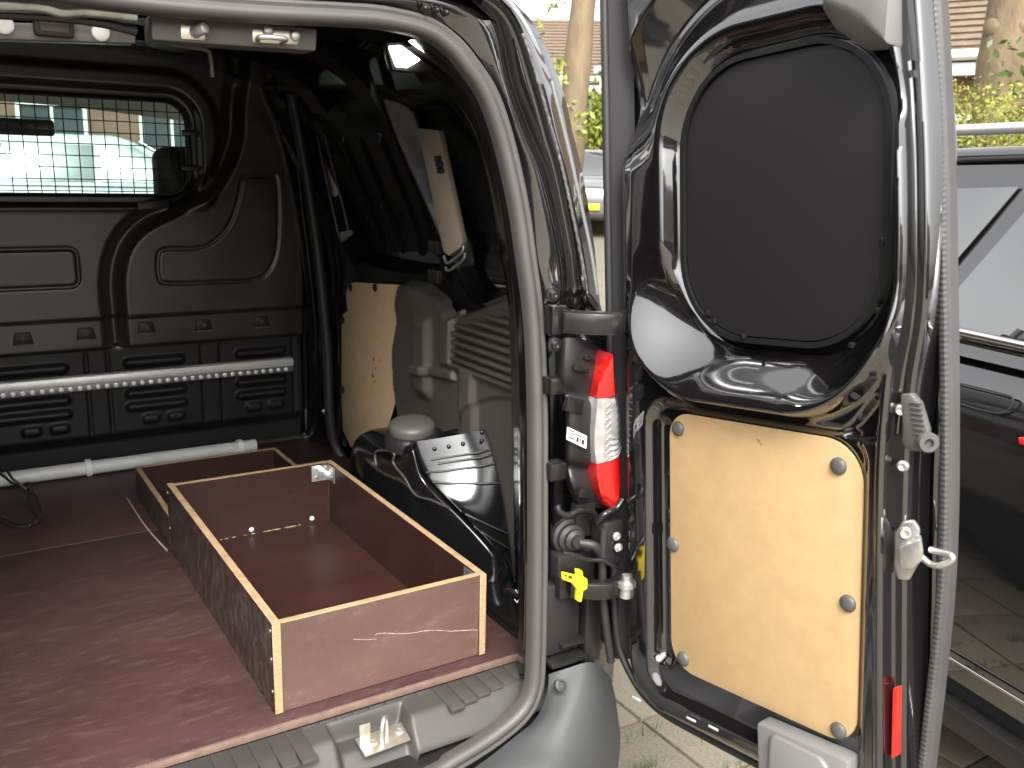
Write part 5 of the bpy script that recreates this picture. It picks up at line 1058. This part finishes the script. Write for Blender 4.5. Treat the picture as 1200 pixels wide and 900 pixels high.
tree('pale bare-barked tree trunk rising between van and open door', (p[0] - (pt[0] - p[0]) / (pt[2] - p[2]) * (p[2] - g0), 10.0, g0), (k, 0), .21, 7.5, blob((p[0] + .8, 10.3, 7.0), 2.4, 26) + [((p[0] + .75, 9.7, 3.15), (.28, .28, .22)), ((p[0] + .85, 9.9, 3.6), (.2, .2, .2)), ((p[0] - .55, 10.2, 3.2), (.25, .3, .2)), ((p[0] - 1.25, 10, 4.1), (.6, .5, .35)), ((p[0] - .9, 10, 3.75), (.35, .3, .2)), ((p[0] + .55, 9.8, 2.75), (.25, .3, .2)), ((p[0] + .7, 9.8, 4.0), (.12, .2, .12)), ((p[0] + .5, 9.6, 3.35), (.22, .2, .2)), ((p[0] - .45, 9.8, 3.55), (.2, .2, .16)), ((p[0] - .35, 9.9, 2.7), (.3, .25, .25)), ((p[0] + .4, 9.7, 2.35), (.35, .25, .3)), ((p[0] + .1, 9.5, 2.1), (.3, .2, .25)), ((p[0] - .3, 9.7, 2.2), (.3, .25, .3))], LEAF, 520, .055)
p = np.array((10,6.1002,2.9225)); tree('thick tree trunk in front of the tiled roof on the right', (p[0], p[1], .1), (.25, -.1), .33, 8.5, blob((p[0], p[1], 8.0), 2.6, 26) + [((p[0] - .3, p[1] - .35, 2.75), (.3, .3, .3)), ((p[0] + .1, p[1] - .6, 3.1), (.3, .3, .4))], LEAFD, 420, .06)
def hedge(name, label, c0, c1, h, wd, mat, n, size):
    c0, c1 = np.array(c0, float), np.array(c1, float); r = empty(name, (c0 + c1) / 2); tag(r, label, 'hedge' if name == 'hedge' else 'shrub')
    cl = []; L_ = np.linalg.norm(c1 - c0); m = max(3, int(L_ / .45))
    for i in range(m + 1):
        q = c0 + (c1 - c0) * i / m
        for z in np.arange(.3, h, .4): cl.append((q + (rng.normal(0, .08), rng.normal(0, .08), z + rng.normal(0, .05)), (wd * rng.uniform(.75, 1.1), wd * rng.uniform(.75, 1.1), .36)))
    mb = MB()
    for i in range(m + 1):
        q = c0 + (c1 - c0) * i / m; mb.tube([q, q + (.05, .03, h * .8)], .03, 6)
    mb.build('stem', BARK, r); leafmesh('foliage', cl, n, size, mat, r)
hedge('hedge', 'bright yellow-green clipped hedge behind the black car', (6.2, 6.2, .1), (7.6, 2.0, .05), 2.28, .5, LEAFY, 9000, .02)
hedge('shrub', 'light green shrub behind the silver car', (13.5, 21.0, .7), (19.5, 17.5, .6), 2.9, .8, LEAFY, 900, .06)
hedge('shrub', 'loose green shrub left of the tree trunk', (6.0, 12.6, .4), (8.6, 12.9, .4), 3.0, .55, LEAF, 700, .06)
